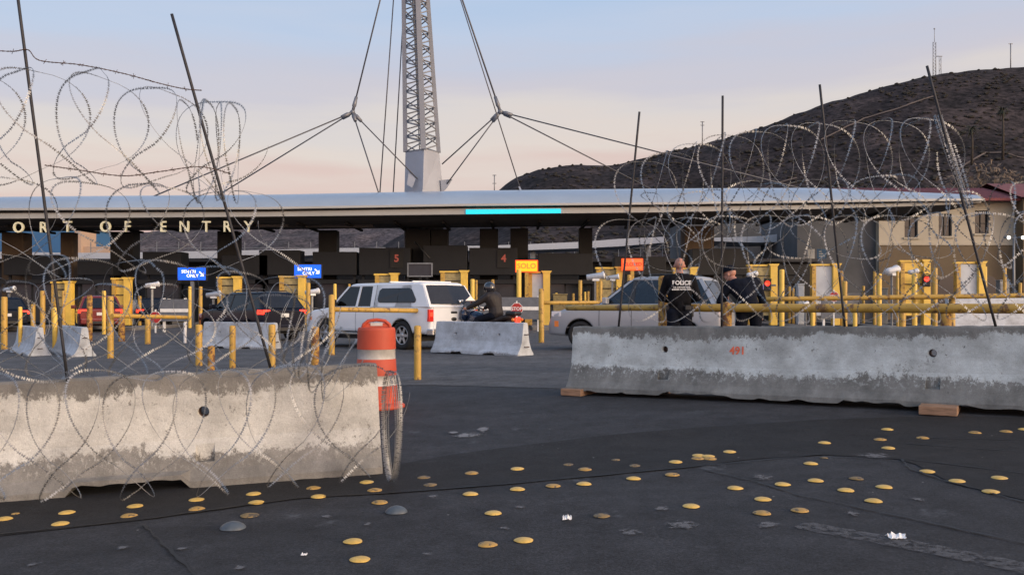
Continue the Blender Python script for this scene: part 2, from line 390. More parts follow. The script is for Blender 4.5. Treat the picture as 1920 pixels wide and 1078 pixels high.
def axis_steps(lst):
    out = []
    for a, b, st in lst:
        n = max(1, round((b-a)/st)); out += [a+(b-a)*i/n for i in range(n)]
    return out+[lst[-1][1]]
xs = axis_steps([(-1500, -200, 300), (-200, -40, 20), (-40, -14, 2), (-14, 6, .4), (6, 40, 3), (40, 200, 20), (200, 1500, 300)])
ys = axis_steps([(-300, -20, 70), (-20, 0, 2), (0, 30, .4), (30, 60, 2), (60, 200, 20), (200, 2000, 200)])
g = MB(); g.grid([[Vector((x, y, G(x, y))) for x in xs] for y in ys])
tag(g.build('ground', M['asphalt']), 'dark worn asphalt pavement of the border crossing', 'ground', kind='structure')

def sheet(name, low, high, material, lift, n=60, m=10):      # strip of paving between two pixel polylines
    def res(pl):
        xs_ = [p[0] for p in pl]; ys_ = [p[1] for p in pl]
        return [(lerp(xs_[0], xs_[-1], i/n), interp(xs_, ys_, lerp(xs_[0], xs_[-1], i/n))) for i in range(n+1)]
    a = [GP(*p) for p in res(low)]; b = [GP(*p) for p in res(high)]
    rows = []
    for j in range(m+1):
        row = []
        for p, q in zip(a, b):
            v = p.lerp(q, j/m); row.append(Vector((v.x, v.y, G(v.x, v.y)+lift)))
        rows.append(row)
    mb = MB(); mb.grid(rows); return mb.build(name, material)
o = sheet('road_patch', [(-60, 1012), (270, 975), (560, 935), (740, 925), (960, 908), (1150, 890), (1290, 877), (1400, 862), (1540, 853), (1700, 862), (1780, 905), (1990, 955)],
          [(-60, 905), (270, 880), (560, 880), (740, 872), (850, 852), (960, 838), (1150, 815), (1290, 803), (1400, 796), (1540, 787), (1700, 782), (1780, 780), (1990, 785)], M['asphalt_new'], .005)
tag(o, 'strip of newer blacker asphalt across the road', 'road', kind='structure')
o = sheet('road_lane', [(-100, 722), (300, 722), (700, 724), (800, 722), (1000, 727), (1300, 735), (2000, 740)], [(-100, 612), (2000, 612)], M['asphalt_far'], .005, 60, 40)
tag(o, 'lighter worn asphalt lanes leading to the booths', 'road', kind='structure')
def seam(pts, w=.009, name='road_seam', material=None, lift=.010):
    P = []
    for (a, b) in zip(pts[:-1], pts[1:]):
        for k in range(12): P.append(GP(lerp(a[0], b[0], k/12), lerp(a[1], b[1], k/12)))
    P.append(GP(*pts[-1])); mb = MB(); rows = [[], []]; rng_ = random.Random(5)
    for i, p in enumerate(P):
        d = (P[min(i+1, len(P)-1)]-P[max(i-1, 0)]); d.z = 0; d.normalize(); nrm = Vector((-d.y, d.x, 0))
        j = nrm*rng_.uniform(-w*.7, w*.7)*(1 if w < .05 else .1); ww = w*rng_.uniform(.25, 1.3) if w < .05 else w
        for r, sgn in ((rows[0], -1), (rows[1], 1)):
            q = p+j+nrm*sgn*ww; r.append(Vector((q.x, q.y, G(q.x, q.y)+lift)))
    mb.grid(rows); o = mb.build(name, material or M['tar']); o['kind'] = 'structure'; return o
seam([(268, 985), (300, 1015), (372, 1085)]); seam([(1320, 882), (1420, 905), (1500, 930), (1700, 972), (1930, 1022)])
seam([(1690, 862), (1705, 880), (1780, 905), (1930, 945)]); seam([(1560, 858), (1700, 862), (1930, 890)], .007); seam([(1700, 833), (1930, 849)], .007); seam([(1720, 822), (1930, 826)], .008)
seam([(0, 1003), (270, 975), (560, 935), (740, 925), (960, 908), (1290, 877), (1540, 853)])
def ground_mark(px, py, w, l, seed, mname='stain'):
    c = GP(px, py); mb = MB(); n = 10
    rows = [[Vector((w*1.3*(i/n*2-1), l*1.3*(j/n*2-1), G(c.x+w*1.3*(i/n*2-1), c.y+l*1.3*(j/n*2-1))-c.z)) for i in range(n+1)] for j in range(n+1)]
    mb.grid(rows); o = mb.build('road_stain', M[mname]); o.location = c+Vector((0, 0, .0075)); o['kind'] = 'structure'
    return o
def alpha_mat(name, col, thr, sc, radial=True, seedv=0, amp=1.0):
    m = bpy.data.materials.new(name); m.use_nodes = True; t = m.node_tree; b = t.nodes['Principled BSDF']; b.inputs['Base Color'].default_value = tuple(col)+(1,); b.inputs['Roughness'].default_value = .85
    tcn = t.nodes.new('ShaderNodeTexCoord'); geo = t.nodes.new('ShaderNodeNewGeometry'); n = t.nodes.new('ShaderNodeTexNoise'); n.inputs['Scale'].default_value = sc; n.inputs['Detail'].default_value = 9; n.inputs['Roughness'].default_value = .72; t.links.new(geo.outputs['Position'], n.inputs['Vector'])
    val = n.outputs[0]
    if radial:
        mp_ = t.nodes.new('ShaderNodeMapping'); mp_.inputs['Location'].default_value = (-1, -1, 0); mp_.inputs['Scale'].default_value = (2, 2, 0); t.links.new(tcn.outputs['Generated'], mp_.inputs[0])
        ln = t.nodes.new('ShaderNodeVectorMath'); ln.operation = 'LENGTH'; t.links.new(mp_.outputs[0], ln.inputs[0])
        mr_ = t.nodes.new('ShaderNodeMapRange'); mr_.inputs[1].default_value = .1; mr_.inputs[2].default_value = .95; mr_.inputs[3].default_value = .16; mr_.inputs[4].default_value = -.38; t.links.new(ln.outputs['Value'], mr_.inputs[0])
        ad = t.nodes.new('ShaderNodeMath'); ad.operation = 'ADD'; t.links.new(val, ad.inputs[0]); t.links.new(mr_.outputs[0], ad.inputs[1]); val = ad.outputs[0]
    r = t.nodes.new('ShaderNodeMapRange'); r.inputs[1].default_value = thr; r.inputs[2].default_value = thr+.14; r.inputs[4].default_value = amp; t.links.new(val, r.inputs[0]); t.links.new(r.outputs[0], b.inputs['Alpha']); return m
M['stain'] = alpha_mat('pale_stain', (.19, .19, .195), .46, 11)
M['stain2'] = alpha_mat('scuff', (.14, .14, .145), .50, 24, amp=.8)
M['faded'] = alpha_mat('faded_line', (.13, .13, .135), .42, 20, radial=False, amp=.6)
seam([(1500, 985), (1600, 1003), (1760, 1033), (1960, 1075)], .085, 'road_marking', M['faded'], .007)
seam([(760, 722), (900, 724), (1060, 730)], .03, 'road_marking', M['faded'], .008)
ground_mark(878, 817, .22, .3, 1); ground_mark(905, 806, .10, .3, 2); ground_mark(850, 812, .12, .12, 3)

# ---------------------------------------------------------------- concrete barriers
def barrier_mat(name, lo, hi, paint, bare, seed, thr=.07):
    m = bpy.data.materials.new(name); m.use_nodes = True; t = m.node_tree; b = t.nodes['Principled BSDF']; b.inputs['Roughness'].default_value = .88; b.inputs['Specular IOR Level'].default_value = .25
    nd = lambda ty: t.nodes.new(ty)
    tcn = nd('ShaderNodeTexCoord'); sp = nd('ShaderNodeSeparateXYZ'); t.links.new(tcn.outputs['Object'], sp.inputs[0])
    def noi(sc, det, ro, st=(1, 1, 1), off=0):
        mpn = nd('ShaderNodeMapping'); mpn.inputs['Scale'].default_value = st; mpn.inputs['Location'].default_value = (seed+off, off, 0); t.links.new(tcn.outputs['Object'], mpn.inputs[0])
        n = nd('ShaderNodeTexNoise'); n.inputs['Scale'].default_value = sc; n.inputs['Detail'].default_value = det; n.inputs['Roughness'].default_value = ro; t.links.new(mpn.outputs[0], n.inputs['Vector']); return n.outputs[0]
    def op(o, a, b_, c=None):
        n = nd('ShaderNodeMath'); n.operation = o
        for i, v in enumerate((a, b_, c)):
            if v is None: continue
            if isinstance(v, (int, float)): n.inputs[i].default_value = v
            else: t.links.new(v, n.inputs[i])
        return n.outputs[0]
    def rng(x, a, b_, c, d):
        r = nd('ShaderNodeMapRange'); t.links.new(x, r.inputs[0])
        for i, v in enumerate((a, b_, c, d)): r.inputs[i+1].default_value = v
        return r.outputs[0]
    def mix(f, a, bb, bt='MIX'):
        r = nd('ShaderNodeMix'); r.data_type = 'RGBA'; r.blend_type = bt
        for i, v in ((0, f), (6, a), (7, bb)):
            if isinstance(v, (float, int, tuple)): r.inputs[i].default_value = v
            else: t.links.new(v, r.inputs[i])
        return r.outputs[2]
    z = sp.outputs[2]
    wob = op('MULTIPLY', op('SUBTRACT', noi(1.3, 3, .5), .5), .35)
    rag = op('MULTIPLY', op('SUBTRACT', noi(9, 10, .86, (1, 1, .7), 3), .5), .42)
    zz = op('ADD', z, op('ADD', wob, rag))
    a = rng(zz, lo-.012, lo+.012, 0, 1); c = rng(zz, hi-.012, hi+.012, 1, 0)
    f = op('MULTIPLY', a, c)
    scal = rng(op('ADD', noi(26, 8, .8, (1, 1, .8), 5), op('MULTIPLY', noi(2.0, 3, .5, (1, 1, 1), 6), .35)), .77, .83, 1, 0)
    f = op('MULTIPLY', f, scal)
    spl = op('MULTIPLY', rng(noi(22, 8, .8, (1, 1, .6), 35), .54, .58, 0, 1), op('MULTIPLY', rng(z, lo-.14, lo, 0, 1), rng(z, hi, hi+.06, 1, 0)))
    f = op('MAXIMUM', f, op('MULTIPLY', spl, .75))
    chips = rng(noi(16, 8, .75, (1, 1, 1), 7), .62+thr*.3, .66+thr*.3, 1, 0)
    f = op('MULTIPLY', f, chips)
    f = op('MULTIPLY', f, rng(noi(2.4, 6, .6, (1, 1, 1.5), 9), .34, .58, .50, 1))
    bigc = rng(noi(2.2, 7, .65, (1, 1, 1), 11), .3, .7, .68, 1.3)
    streak = rng(noi(5, 6, .7, (1, 1, .12), 15), .35, .7, 1.1, .72)
    barec = mix(1.0, mix(1.0, tuple(bare)+(1,), bigc, 'MULTIPLY'), streak, 'MULTIPLY')
    dirt = rng(noi(4, 7, .7, (1, 1, .5), 19), .35, .75, 1.04, .74)
    paintc = mix(1.0, tuple(paint)+(1,), dirt, 'MULTIPLY')
    col = mix(f, barec, paintc)
    col = mix(rng(noi(30, 5, .7, (1, 1, 1), 23), .62, .72, 0, .55), col, (.07, .066, .06, 1))
    col = mix(1.0, col, rng(noi(160, 2, .5, (1, 1, 1), 27), .3, .7, .86, 1.14), 'MULTIPLY')
    t.links.new(col, b.inputs['Base Color'])
    bp = nd('ShaderNodeBump'); bp.inputs['Strength'].default_value = .6; bp.inputs['Distance'].default_value = .012
    hgt = op('ADD', noi(35, 7, .7, (1, 1, 1), 31), op('MULTIPLY', f, .25)); t.links.new(hgt, bp.inputs['Height']); t.links.new(bp.outputs[0], b.inputs['Normal'])
    return m
def kprofile(H=.81, hb=.30, ht=.08):
    return [(-hb, 0), (-hb+.004, .055), (-.235, .13), (-.175, .25), (-.14, .34), (-.115, .50), (-ht-.008, H-.06), (-ht, H-.018), (-ht+.018, H)]
def kmesh(L, H=.81, seed=1, chip=.012, notch=(), rough=.003, hb=.30, ht=.08):
    pr = kprofile(H, hb, ht); prof = pr+[(-y, z) for y, z in reversed(pr)]
    n = max(8, int(L/.06)); rows = []; rg = random.Random(seed)
    st = [L*i/n for i in range(n+1)]
    for i, x in enumerate(st):
        ring = []
        for (y, z) in prof:
            q = Vector((x*3+seed, y*6, z*6)); d = noise.noise(q)*rough*2+noise.noise(q*3)*rough
            zz, yy = z, y*(1+d)
            if z < .01:
                zz = max(0, noise.noise(Vector((x*5, y, seed*3)))*chip*3)
                for (a, b_, h) in notch:
                    if a <= x <= b_: zz = h+noise.noise(Vector((x*9, y, seed)))*.02
            elif z < .06:
                for (a, b_, h) in notch:
                    if a <= x <= b_: zz = max(z, h+.03)
            if z > H-.03: zz = z+min(0, noise.noise(Vector((x*6, y*3, seed+9)))*chip-.002)
            if i == 0 or i == n: yy *= .975; zz = zz*.99
            ring.append(Vector((x, yy, zz)))
        rows.append(ring)
    mb = MB(); mb.rings(rows, 0, False); return mb
def boolcut(o, cutter_mb):
    c = cutter_mb.build('cut', M['concrete'], None, fixn=True); md = o.modifiers.new('b', 'BOOLEAN'); md.operation = 'DIFFERENCE'; md.object = c; md.solver = 'EXACT'
    c.matrix_world = o.matrix_world
    bpy.context.view_layer.update()
    me = bpy.data.meshes.new_from_object(o.evaluated_get(bpy.context.evaluated_depsgraph_get()))
    if len(me.polygons) > 10:
        o.modifiers.clear(); o.data = me
    else: o.modifiers.clear()
    bpy.data.objects.remove(c)
def holes(L, xs_, seed=0):
    mb = MB()
    for x in xs_:
        M90 = Matrix.Rotation(R(90), 3, 'X')
        mb.cyl((x, -.4, .535), (x, .4, .535), .043, n=14)
        mb.box((x+.01, -.225, .245), (.135, .14, .135))
    return mb
# near left barrier
P0 = GP(718, 889); P1 = Vector(((0-CX)/270, FOC/270, CAMZ-(945-HY)/270))
ang = math.atan2((P0-P1).y, (P0-P1).x); Lb = 6.1
dl = (P0-P1).normalized()
def tilt_place(o, right_end, left_pt, L, off_n=.30):
    d = (right_end-left_pt).normalized(); nrm = Vector((-d.y, d.x, 0)).normalized()   # away from camera
    up = d.cross(nrm).normalized(); up = -up if up.z < 0 else up
    org = right_end - d*L + nrm*off_n
    Mx = Matrix(((d.x, nrm.x, up.x, org.x), (d.y, nrm.y, up.y, org.y), (d.z, nrm.z, up.z, org.z), (0, 0, 0, 1)))
    o.matrix_world = Mx; return Mx
mb = kmesh(Lb, .83, 3, .010, notch=((Lb-2.22, Lb-1.42, .08),), rough=.004)
MT_L = barrier_mat('barrier_concrete_warm', .245, .70, (.63, .62, .57), (.225, .215, .195), 4.0)
nearL = mb.build('concrete_barrier', MT_L, None, fixn=True)
ML = tilt_place(nearL, P0, P1, Lb); bpy.context.view_layer.update()
boolcut(nearL, holes(Lb, (Lb-1.30, 1.3)))
tag(nearL, 'large chipped concrete barrier with cream paint under razor wire in the left foreground', 'barrier', 'concrete road barriers')
# near right barrier, jacked up on timber blocks
Q0 = Vector(((1060-CX)/148, FOC/148, CAMZ-(733-HY)/148)); Q1 = Vector(((1920-CX)/197, FOC/197, CAMZ-(772-HY)/197))
Lr = 6.1
MT_R = barrier_mat('barrier_concrete_cool', .27, .69, (.58, .64, .64), (.195, .20, .19), 21.0)
mb = kmesh(Lr, .815, 8, .022, notch=((1.28, 1.95, .035), (3.35, 3.95, .03)), rough=.004)
nearR = mb.build('concrete_barrier', MT_R, None, fixn=True)
dR = (Q1-Q0).normalized(); nR = Vector((-dR.y, dR.x, 0)).normalized(); upR = dR.cross(nR).normalized()
orgR = Q0+nR*.30
MR_ = Matrix(((dR.x, nR.x, upR.x, orgR.x), (dR.y, nR.y, upR.y, orgR.y), (dR.z, nR.z, upR.z, orgR.z), (0, 0, 0, 1)))
nearR.matrix_world = MR_; bpy.context.view_layer.update()
boolcut(nearR, holes(Lr, (1.28, 4.22)))
tag(nearR, 'long grey and white concrete barrier on timber blocks with an orange number sprayed on it', 'barrier', 'concrete road barriers')
# rusted sleeves inside the lifting holes
for par, xs_ in ((nearL, (Lb-1.30, 1.3)), (nearR, (1.28, 4.22))):
    for x in xs_:
        m_ = MB(); m_.lathe([(.041, -.09), (.036, -.09), (.036, .05), (.041, .05)], (x, 0, .535), 14, 0, Matrix.Rotation(R(90), 3, 'X')); m_.build('hole_sleeve', M['rust'], par)
tx = text_mesh('sprayed_number', '491', .125, M['spray'], nearR, (2.18, -.118, .53), Matrix.Rotation(R(90), 4, 'X'), .001, bold=.003)
tx.rotation_euler = (R(90-7), 0, 0)
# timber blocks
def block(px, py, s, dims, rz, label):
    p = Vector(((px-CX)/s, FOC/s, 0)); p.z = G(p.x, p.y)
    m_ = MB(); m_.box((0, 0, dims[2]/2), dims); o = m_.build('timber_block', M['wood'], None, bevel=.006); o.location = p; o.rotation_euler = (0, 0, rz)
    tag(o, label, 'timber block', 'timber blocks under the raised barrier')
block(1086, 736, 147, (.28, .5, .085), R(-30), 'weathered timber block under the left end of the raised grey barrier')
block(1250, 745, 147, (.20, .4, .08), R(-30), 'small timber offcut in the shadow of the broken drain gap under the grey barrier')
block(1762, 775, 188, (.34, .5, .085), R(-30), 'thick brown timber block under the right hand part of the raised grey barrier')

# smaller barriers further back; each is placed by its nearest lower corner and its heading
MT_F = barrier_mat('barrier_concrete_far', .02, .86, (.50, .54, .58), (.25, .25, .25), 41.0, .05)
def kfar(corner_px, s, head, L, label, seed, loop=True):
    mb = kmesh(L, .81, seed, .006, rough=.002, notch=((L*.25, L*.37, .05), (L*.63, L*.75, .05)))
    o = mb.build('concrete_barrier', MT_F, None, fixn=True)
    c = Vector(((corner_px-CX)/s, FOC/s, 0)); c.z = G(c.x, c.y)-.01
    # local +x runs from the far end to the near end; corner = (L,-.3)
    d = Vector((math.cos(head), math.sin(head), 0)); nrm = Vector((-d.y, d.x, 0))
    o.location = c-d*L+nrm*.30; o.rotation_euler = (0, 0, head)
    bpy.context.view_layer.update()
    h = MB()
    for x in (L*.25, L*.75): h.cyl((x, -.4, .50), (x, .4, .50), .04, n=10)
    boolcut(o, h)
    if loop:
        for z in (.22, .52):
            r = MB(); r.tube([(L-.03, -.05, z), (L+.07, -.05, z), (L+.07, .05, z), (L-.03, .05, z)], .012, 6); r.build('steel_loop', M['rust'], o)
    tag(o, label, 'barrier', 'concrete road barriers'); return o
kfar(970, 78.5, R(-42), 3.05, 'short pale concrete barrier in front of the motorcyclist', 11)
kfar(503, 62.5, R(-30), 3.05, 'pale concrete barrier in front of the dark SUV', 12)
kfar(52, 68, R(-52), 3.05, 'pale concrete barrier with a bright end face at the far left edge', 13)
kfar(136, 70, R(-52), 3.05, 'second pale concrete barrier from the left edge, its bright end facing the road', 14)
# tall white median barrier far right
mb = kmesh(9, 1.42, 15, .006, rough=.002, hb=.34, ht=.12); o = mb.build('concrete_barrier', barrier_mat('median_white', -.1, 2.0, (.66, .69, .72), (.3, .3, .3), 51, .06), None, fixn=True)
c = gx(1775, 30); o.location = c; o.rotation_euler = (0, 0, R(-4)); tag(o, 'tall white median barrier behind the yellow rail at the right edge', 'barrier', 'concrete road barriers')

# ---------------------------------------------------------------- traffic drum
c = GP(706, 764); dr = empty('traffic_drum', c, R(8), 'orange traffic drum with white bands behind the end of the near left barrier', 'traffic drum')
prof = []; segs = [(0.03, .250, 'o'), (.25, .240, 'o'), (.27, .236, 'o'), (.275, .232, 'w'), (.385, .229, 'w'), (.39, .236, 'o'), (.41, .236, 'o'), (.575, .228, 'o'), (.58, .222, 'w'), (.69, .220, 'w'), (.695, .228, 'o'), (.92, .222, 'o'), (.943, .214, 'o'), (.95, .205, 'o'), (.951, .02, 'o')]
def drum_part(a, b_, name, m_):
    q = MB(); q.lathe([(r, z) for z, r, _ in segs[a:b_]], (0, 0, 0), 64, 0, None, a < 10); q.build(name, m_, dr)
drum_part(0, 3, 'body_section', M['orange']); drum_part(2, 6, 'reflective_band', M['reflect']); drum_part(5, 9, 'body_section', M['orange']); drum_part(8, 11, 'reflective_band', M['reflect']); drum_part(10, 15, 'body_section', M['orange'])
q = MB(); q.lathe([(.24, 0), (.335, 0), (.335, .035), (.30, .06), (.24, .07)], (0, 0, 0), 36); q.build('base_ring', M['orange'], dr)
q = MB(); q.tube([(-.17, 0, .92), (-.15, 0, .985), (-.10, 0, 1.025), (0, 0, 1.04), (.10, 0, 1.025), (.15, 0, .985), (.17, 0, .92)], .020, 8); q.box((0, .01, .965), (.29, .02, .075)); hd = q.build('handle', M['orange'], dr)
q = MB(); q.box((0, -.004, .985), (.14, .012, .036)); q.build('worn_sticker', M['reflect'], dr)

# ---------------------------------------------------------------- hills
def hillmat(name, c1, c2, c3):
    m = bpy.data.materials.new(name); m.use_nodes = True; t = m.node_tree; b = t.nodes['Principled BSDF']; b.inputs['Roughness'].default_value = .95; b.inputs['Specular IOR Level'].default_value = .1
    tcn = t.nodes.new('ShaderNodeTexCoord')
    def noi(sc, det, ro):
        n = t.nodes.new('ShaderNodeTexNoise'); n.inputs['Scale'].default_value = sc; n.inputs['Detail'].default_value = det; n.inputs['Roughness'].default_value = ro; t.links.new(tcn.outputs['Object'], n.inputs['Vector']); return n.outputs[0]
    rp = t.nodes.new('ShaderNodeValToRGB'); t.links.new(noi(.035, 9, .72), rp.inputs[0]); r = rp.color_ramp
    r.elements[0].position = .36; r.elements[0].color = tuple(c1)+(1,); r.elements[1].position = .66; r.elements[1].color = tuple(c3)+(1,)
    e = r.elements.new(.5); e.color = tuple(c2)+(1,)
    rp2 = t.nodes.new('ShaderNodeValToRGB'); t.links.new(noi(.30, 6, .7), rp2.inputs[0]); rp2.color_ramp.elements[0].position = .40; rp2.color_ramp.elements[0].color = (.35, .35, .33, 1); rp2.color_ramp.elements[1].position = .60; rp2.color_ramp.elements[1].color = (1.25, 1.2, 1.15, 1)
    mx = t.nodes.new('ShaderNodeMix'); mx.data_type = 'RGBA'; mx.blend_type = 'MULTIPLY'; mx.inputs[0].default_value = 1
    t.links.new(rp.outputs[0], mx.inputs[6]); t.links.new(rp2.outputs[0], mx.inputs[7]); t.links.new(mx.outputs[2], b.inputs['Base Color'])
    return m
M['hill'] = hillmat('hill_scrub_hazed', (.018, .017, .019), (.036, .032, .035), (.070, .058, .059))  # slight haze put into these scrub tones as grey purple
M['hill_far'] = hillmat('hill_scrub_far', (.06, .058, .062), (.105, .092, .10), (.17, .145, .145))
M['shrub'] = mat('hill_shrub', (.022, .020, .015), .95, var=.5, vscale=.2)
def hill(name, D0, D1, D2, prof, mname, label, nx=150, ny=46, rough=1.0):
    x0, x1 = prof[0][0], prof[-1][0]; rows = []
    pts = {}
    for j in range(ny+1):
        t = j/ny; row = []
        D = lerp(D0, D1, t/.72) if t < .72 else lerp(D1, D2, (t-.72)/.28)
        for i in range(nx+1):
            px = lerp(x0, x1, i/nx); h = CAMZ+(HY-interp([p[0] for p in prof], [p[1] for p in prof], px))*D1/FOC
            k = smooth(0, 1, t/.72)*.55+.45*(t/.72) if t < .72 else 1-.25*((t-.72)/.28)**1.3
            X = (px-CX)*D/FOC; q = Vector((X*.012, D*.012, 3))
            z = h*k*(D/D1 if t < .72 else 1)
            amp = rough*math.sin(math.pi*min(1, t/.72))*6 if t < .72 else 0
            z += amp*noise.fractal(q, 1.0, 2.0, 5) + rough*.9*noise.noise(q*9)*min(1, k*2)
            row.append(Vector((X, D, z-.5)))
        rows.append(row)
    mb = MB(); mb.grid(rows); o = mb.build(name, M[mname]); tag(o, label, 'hill', kind='structure'); return rows
hA = hill('hill', 240, 560, 900, [(560, 566), (700, 470), (800, 410), (870, 380), (925, 364), (945, 348), (965, 333), (1010, 316), (1060, 309), (1150, 309), (1180, 302), (1220, 292), (1260, 281), (1320, 268), (1400, 246), (1460, 225), (1500, 210), (1560, 189), (1650, 163), (1740, 140), (1830, 129), (1920, 124), (2100, 118), (2500, 150)], 'hill', 'dark scrubby hill rising to the right behind the canopy', 190, 60)
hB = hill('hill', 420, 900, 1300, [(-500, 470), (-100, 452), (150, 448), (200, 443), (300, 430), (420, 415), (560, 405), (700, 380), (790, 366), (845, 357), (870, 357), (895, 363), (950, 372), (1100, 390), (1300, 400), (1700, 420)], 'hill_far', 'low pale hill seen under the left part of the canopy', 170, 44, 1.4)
rg = random.Random(4)
sh = MB(); ico = [Vector(p) for p in ((0,0,1),(.89,0,.45),(.28,.85,.45),(-.72,.53,.45),(-.72,-.53,.45),(.28,-.85,.45),(.72,.53,-.2),(-.28,.85,-.2),(-.89,0,-.2),(-.28,-.85,-.2),(.72,-.53,-.2))]
icf = [(0,1,2),(0,2,3),(0,3,4),(0,4,5),(0,5,1),(1,6,2),(2,7,3),(3,8,4),(4,9,5),(5,10,1),(2,6,7),(3,7,8),(4,8,9),(5,9,10),(1,10,6)]
for k in range(5200):
    j = rg.randrange(8, 45); i = rg.randrange(40, 175)
    if noise.noise(Vector((i*.13, j*.2, 0)))+rg.uniform(-.5, .5) < -.1: continue
    p = hA[j][i].lerp(hA[min(j+1, 59)][i+1], rg.random()); s_ = rg.uniform(.5, 1.5)*(1.35 if rg.random() < .1 else 1)
    sh.add([p+Vector((v.x*s_*rg.uniform(.8, 1.4), v.y*s_, v.z*s_*rg.uniform(.5, 1.0)+.1)) for v in ico], icf)
o = sh.build('hill_shrubs', M['shrub']); tag(o, 'scattered dark shrubs covering the hillside', 'shrubs', kind='stuff')
# pale footpaths worn across the hill
def trail(pts, w=1.1):
    P = []
    def onhill(px, tt):
        i = (px-560)/(2500-560)*190; i0 = int(i); j = tt*60; j0 = int(j)
        a = hA[j0][i0].lerp(hA[j0][i0+1], i-i0); b = hA[j0+1][i0].lerp(hA[j0+1][i0+1], i-i0); return a.lerp(b, j-j0)
    for a, b in zip(pts[:-1], pts[1:]):
        for k in range(14): P.append(onhill(lerp(a[0], b[0], k/14), lerp(a[1], b[1], k/14)))
    m_ = MB(); m_.grid([[p+Vector((0, -.25, .45)) for p in P], [p+Vector((0, .8, .45+w)) for p in P]]); o = m_.build('path', M['trail']); tag(o, 'pale footpath crossing the dark hillside', 'path', kind='structure')
M['trail'] = mat('trail_dirt', (.11, .085, .07), .95, var=.3, vscale=.1)
trail([(1540, .56), (1620, .60), (1700, .60), (1760, .615)], .8); trail([(1790, .40), (1850, .44), (1930, .42), (2000, .45)], .7); trail([(1300, .38), (1420, .45), (1500, .46)], .6)
# brush at the foot of the hill, right
M['brush'] = mat('dry_brush', (.13, .10, .075), .95, var=.5, vscale=.5)
def leafy(name, c, rx, ry, rz_, n, size, m_, seed, label, cat, group=None, trunk=None):
    rg = random.Random(seed); root = empty(name, c, 0, label, cat, group); mb = MB()
    cl = [(Vector((rg.uniform(-1, 1)*rx, rg.uniform(-1, 1)*ry, rz_*rg.uniform(.3, 1.1))), rg.uniform(.25, .55)) for _ in range(14)]
    for k in range(n):
        q, rr = rg.choice(cl); d = Vector((rg.gauss(0, 1), rg.gauss(0, 1), rg.gauss(0, 1))).normalized()*rr*rg.uniform(.6, 1)
        p = q+Vector((d.x*rx, d.y*ry, d.z*rz_)); p.z = max(.1, p.z)
        a = Vector((rg.gauss(0, 1), rg.gauss(0, 1), rg.gauss(0, 1))).normalized()*size*rg.uniform(.6, 1.4); b_ = a.orthogonal().normalized()*size*.6
        mb.add([p-a, p-b_*.5, p+a, p+b_], [(0, 1, 2, 3)])
    mb.build('crown', m_, root); t_ = MB(); rgs = random.Random(seed+1)
    for k in range(6):
        q = cl[k][0]; t_.tube([(0, 0, 0), (q.x*.4, q.y*.4, q.z*.5), tuple(q)], [.12*trunk, .08*trunk, .03*trunk], 6)
    t_.build('trunk', M['bark'], root); return root
for k, (px, Y, z0, rx, rz_, s_) in enumerate([(1700, 130, 12.5, 5, 5, .5), (1765, 128, 12, 6, 6, .5), (1835, 126, 12.5, 6, 7, .5), (1900, 124, 14, 7, 7, .5)]):
    p = W(px, 400, Y); p.z = z0-3.5
    leafy('dry_bush', p, rx, 3, rz_, 1500, .42, M['brush'], 60+k, ['leftmost', 'second from the left', 'third from the left', 'rightmost'][k]+' of the pale brown bushes on the slope above the red roof', 'bush', 'dry bushes above the red roof', 1.4)
e = MB(); rows = [[Vector(((px-CX)*Y/FOC, Y, z)) for px in (1560, 1650, 1760, 1900, 2100)] for Y, z in ((112, 4), (120, 9), (140, 11), (200, 18), (280, 24))]
e.grid(rows); tag(e.build('slope', M['hill']), 'brown slope behind the cream building', 'slope', kind='structure')
def palm(px, Y, ytop, ybase, seed, label):
    b0 = W(px, ybase, Y); t0 = W(px, ytop, Y); H = t0.z-b0.z; root = empty('palm_tree', b0, 0, label, 'palm tree', 'palm trees on the hill')
    m_ = MB(); m_.tube([(0, 0, -2), (.2, 0, H*.5), (0, 0, H)], [.5, .38, .34], 8); m_.build('trunk', M['bark'], root); f = MB(); rg = random.Random(seed)
    for k in range(46):
        a = rg.uniform(0, 6.28); el = rg.uniform(-1.2, .9); d = Vector((math.cos(a)*math.cos(el), math.sin(a)*math.cos(el), math.sin(el))); L_ = rg.uniform(2.2, 3.4); P = []
        for i in range(6):
            t = i/5; P.append(Vector((0, 0, H))+d*L_*t+Vector((0, 0, -1.5*t*t)))
        sd = d.cross(Vector((0, 0, 1))).normalized()
        f.grid([[p-sd*.28*(1-i/5.5)+Vector((0, 0, -.12)) for i, p in enumerate(P)], P, [p+sd*.28*(1-i/5.5)+Vector((0, 0, -.12)) for i, p in enumerate(P)]], 0, False)
    f.build('crown', M['frond'], root)
palm(1880, 330, 205, 290, 1, 'dark palm tree highest on the hillside near the right edge'); palm(1822, 320, 240, 300, 2, 'dark palm tree lower on the hillside behind the leaning rods')
# radio mast and poles on the skyline
def ridge_z(px):
    return CAMZ+(HY-interp([1500, 1560, 1650, 1740, 1830, 1920, 2100], [210, 189, 163, 140, 129, 124, 118], px))*560/FOC
r = empty('radio_mast', (W(1752, 137, 560).x, 560, ridge_z(1752)-2), 0, 'thin lattice radio mast with antennas on top of the dark hill', 'radio mast')
m_ = MB(); H = 22
for dx in (-.9, .9): m_.tube([(dx, 0, 0), (dx, 0, H)], .24, 5)
for k in range(10): m_.tube([(-.9, 0, k*2.2), (.9, 0, k*2.2+1.1)], .12, 4); m_.tube([(.9, 0, k*2.2+1.1), (-.9, 0, k*2.2+2.2)], .12, 4)
m_.build('lattice', M['greymetal'], r); m_ = MB(); m_.tube([(0, 0, H), (0, 0, H+9)], .16, 5); m_.tube([(-.5, 0, H+8.4), (.5, 0, H+8.4)], .3, 5); m_.build('antenna', M['greymetal'], r)
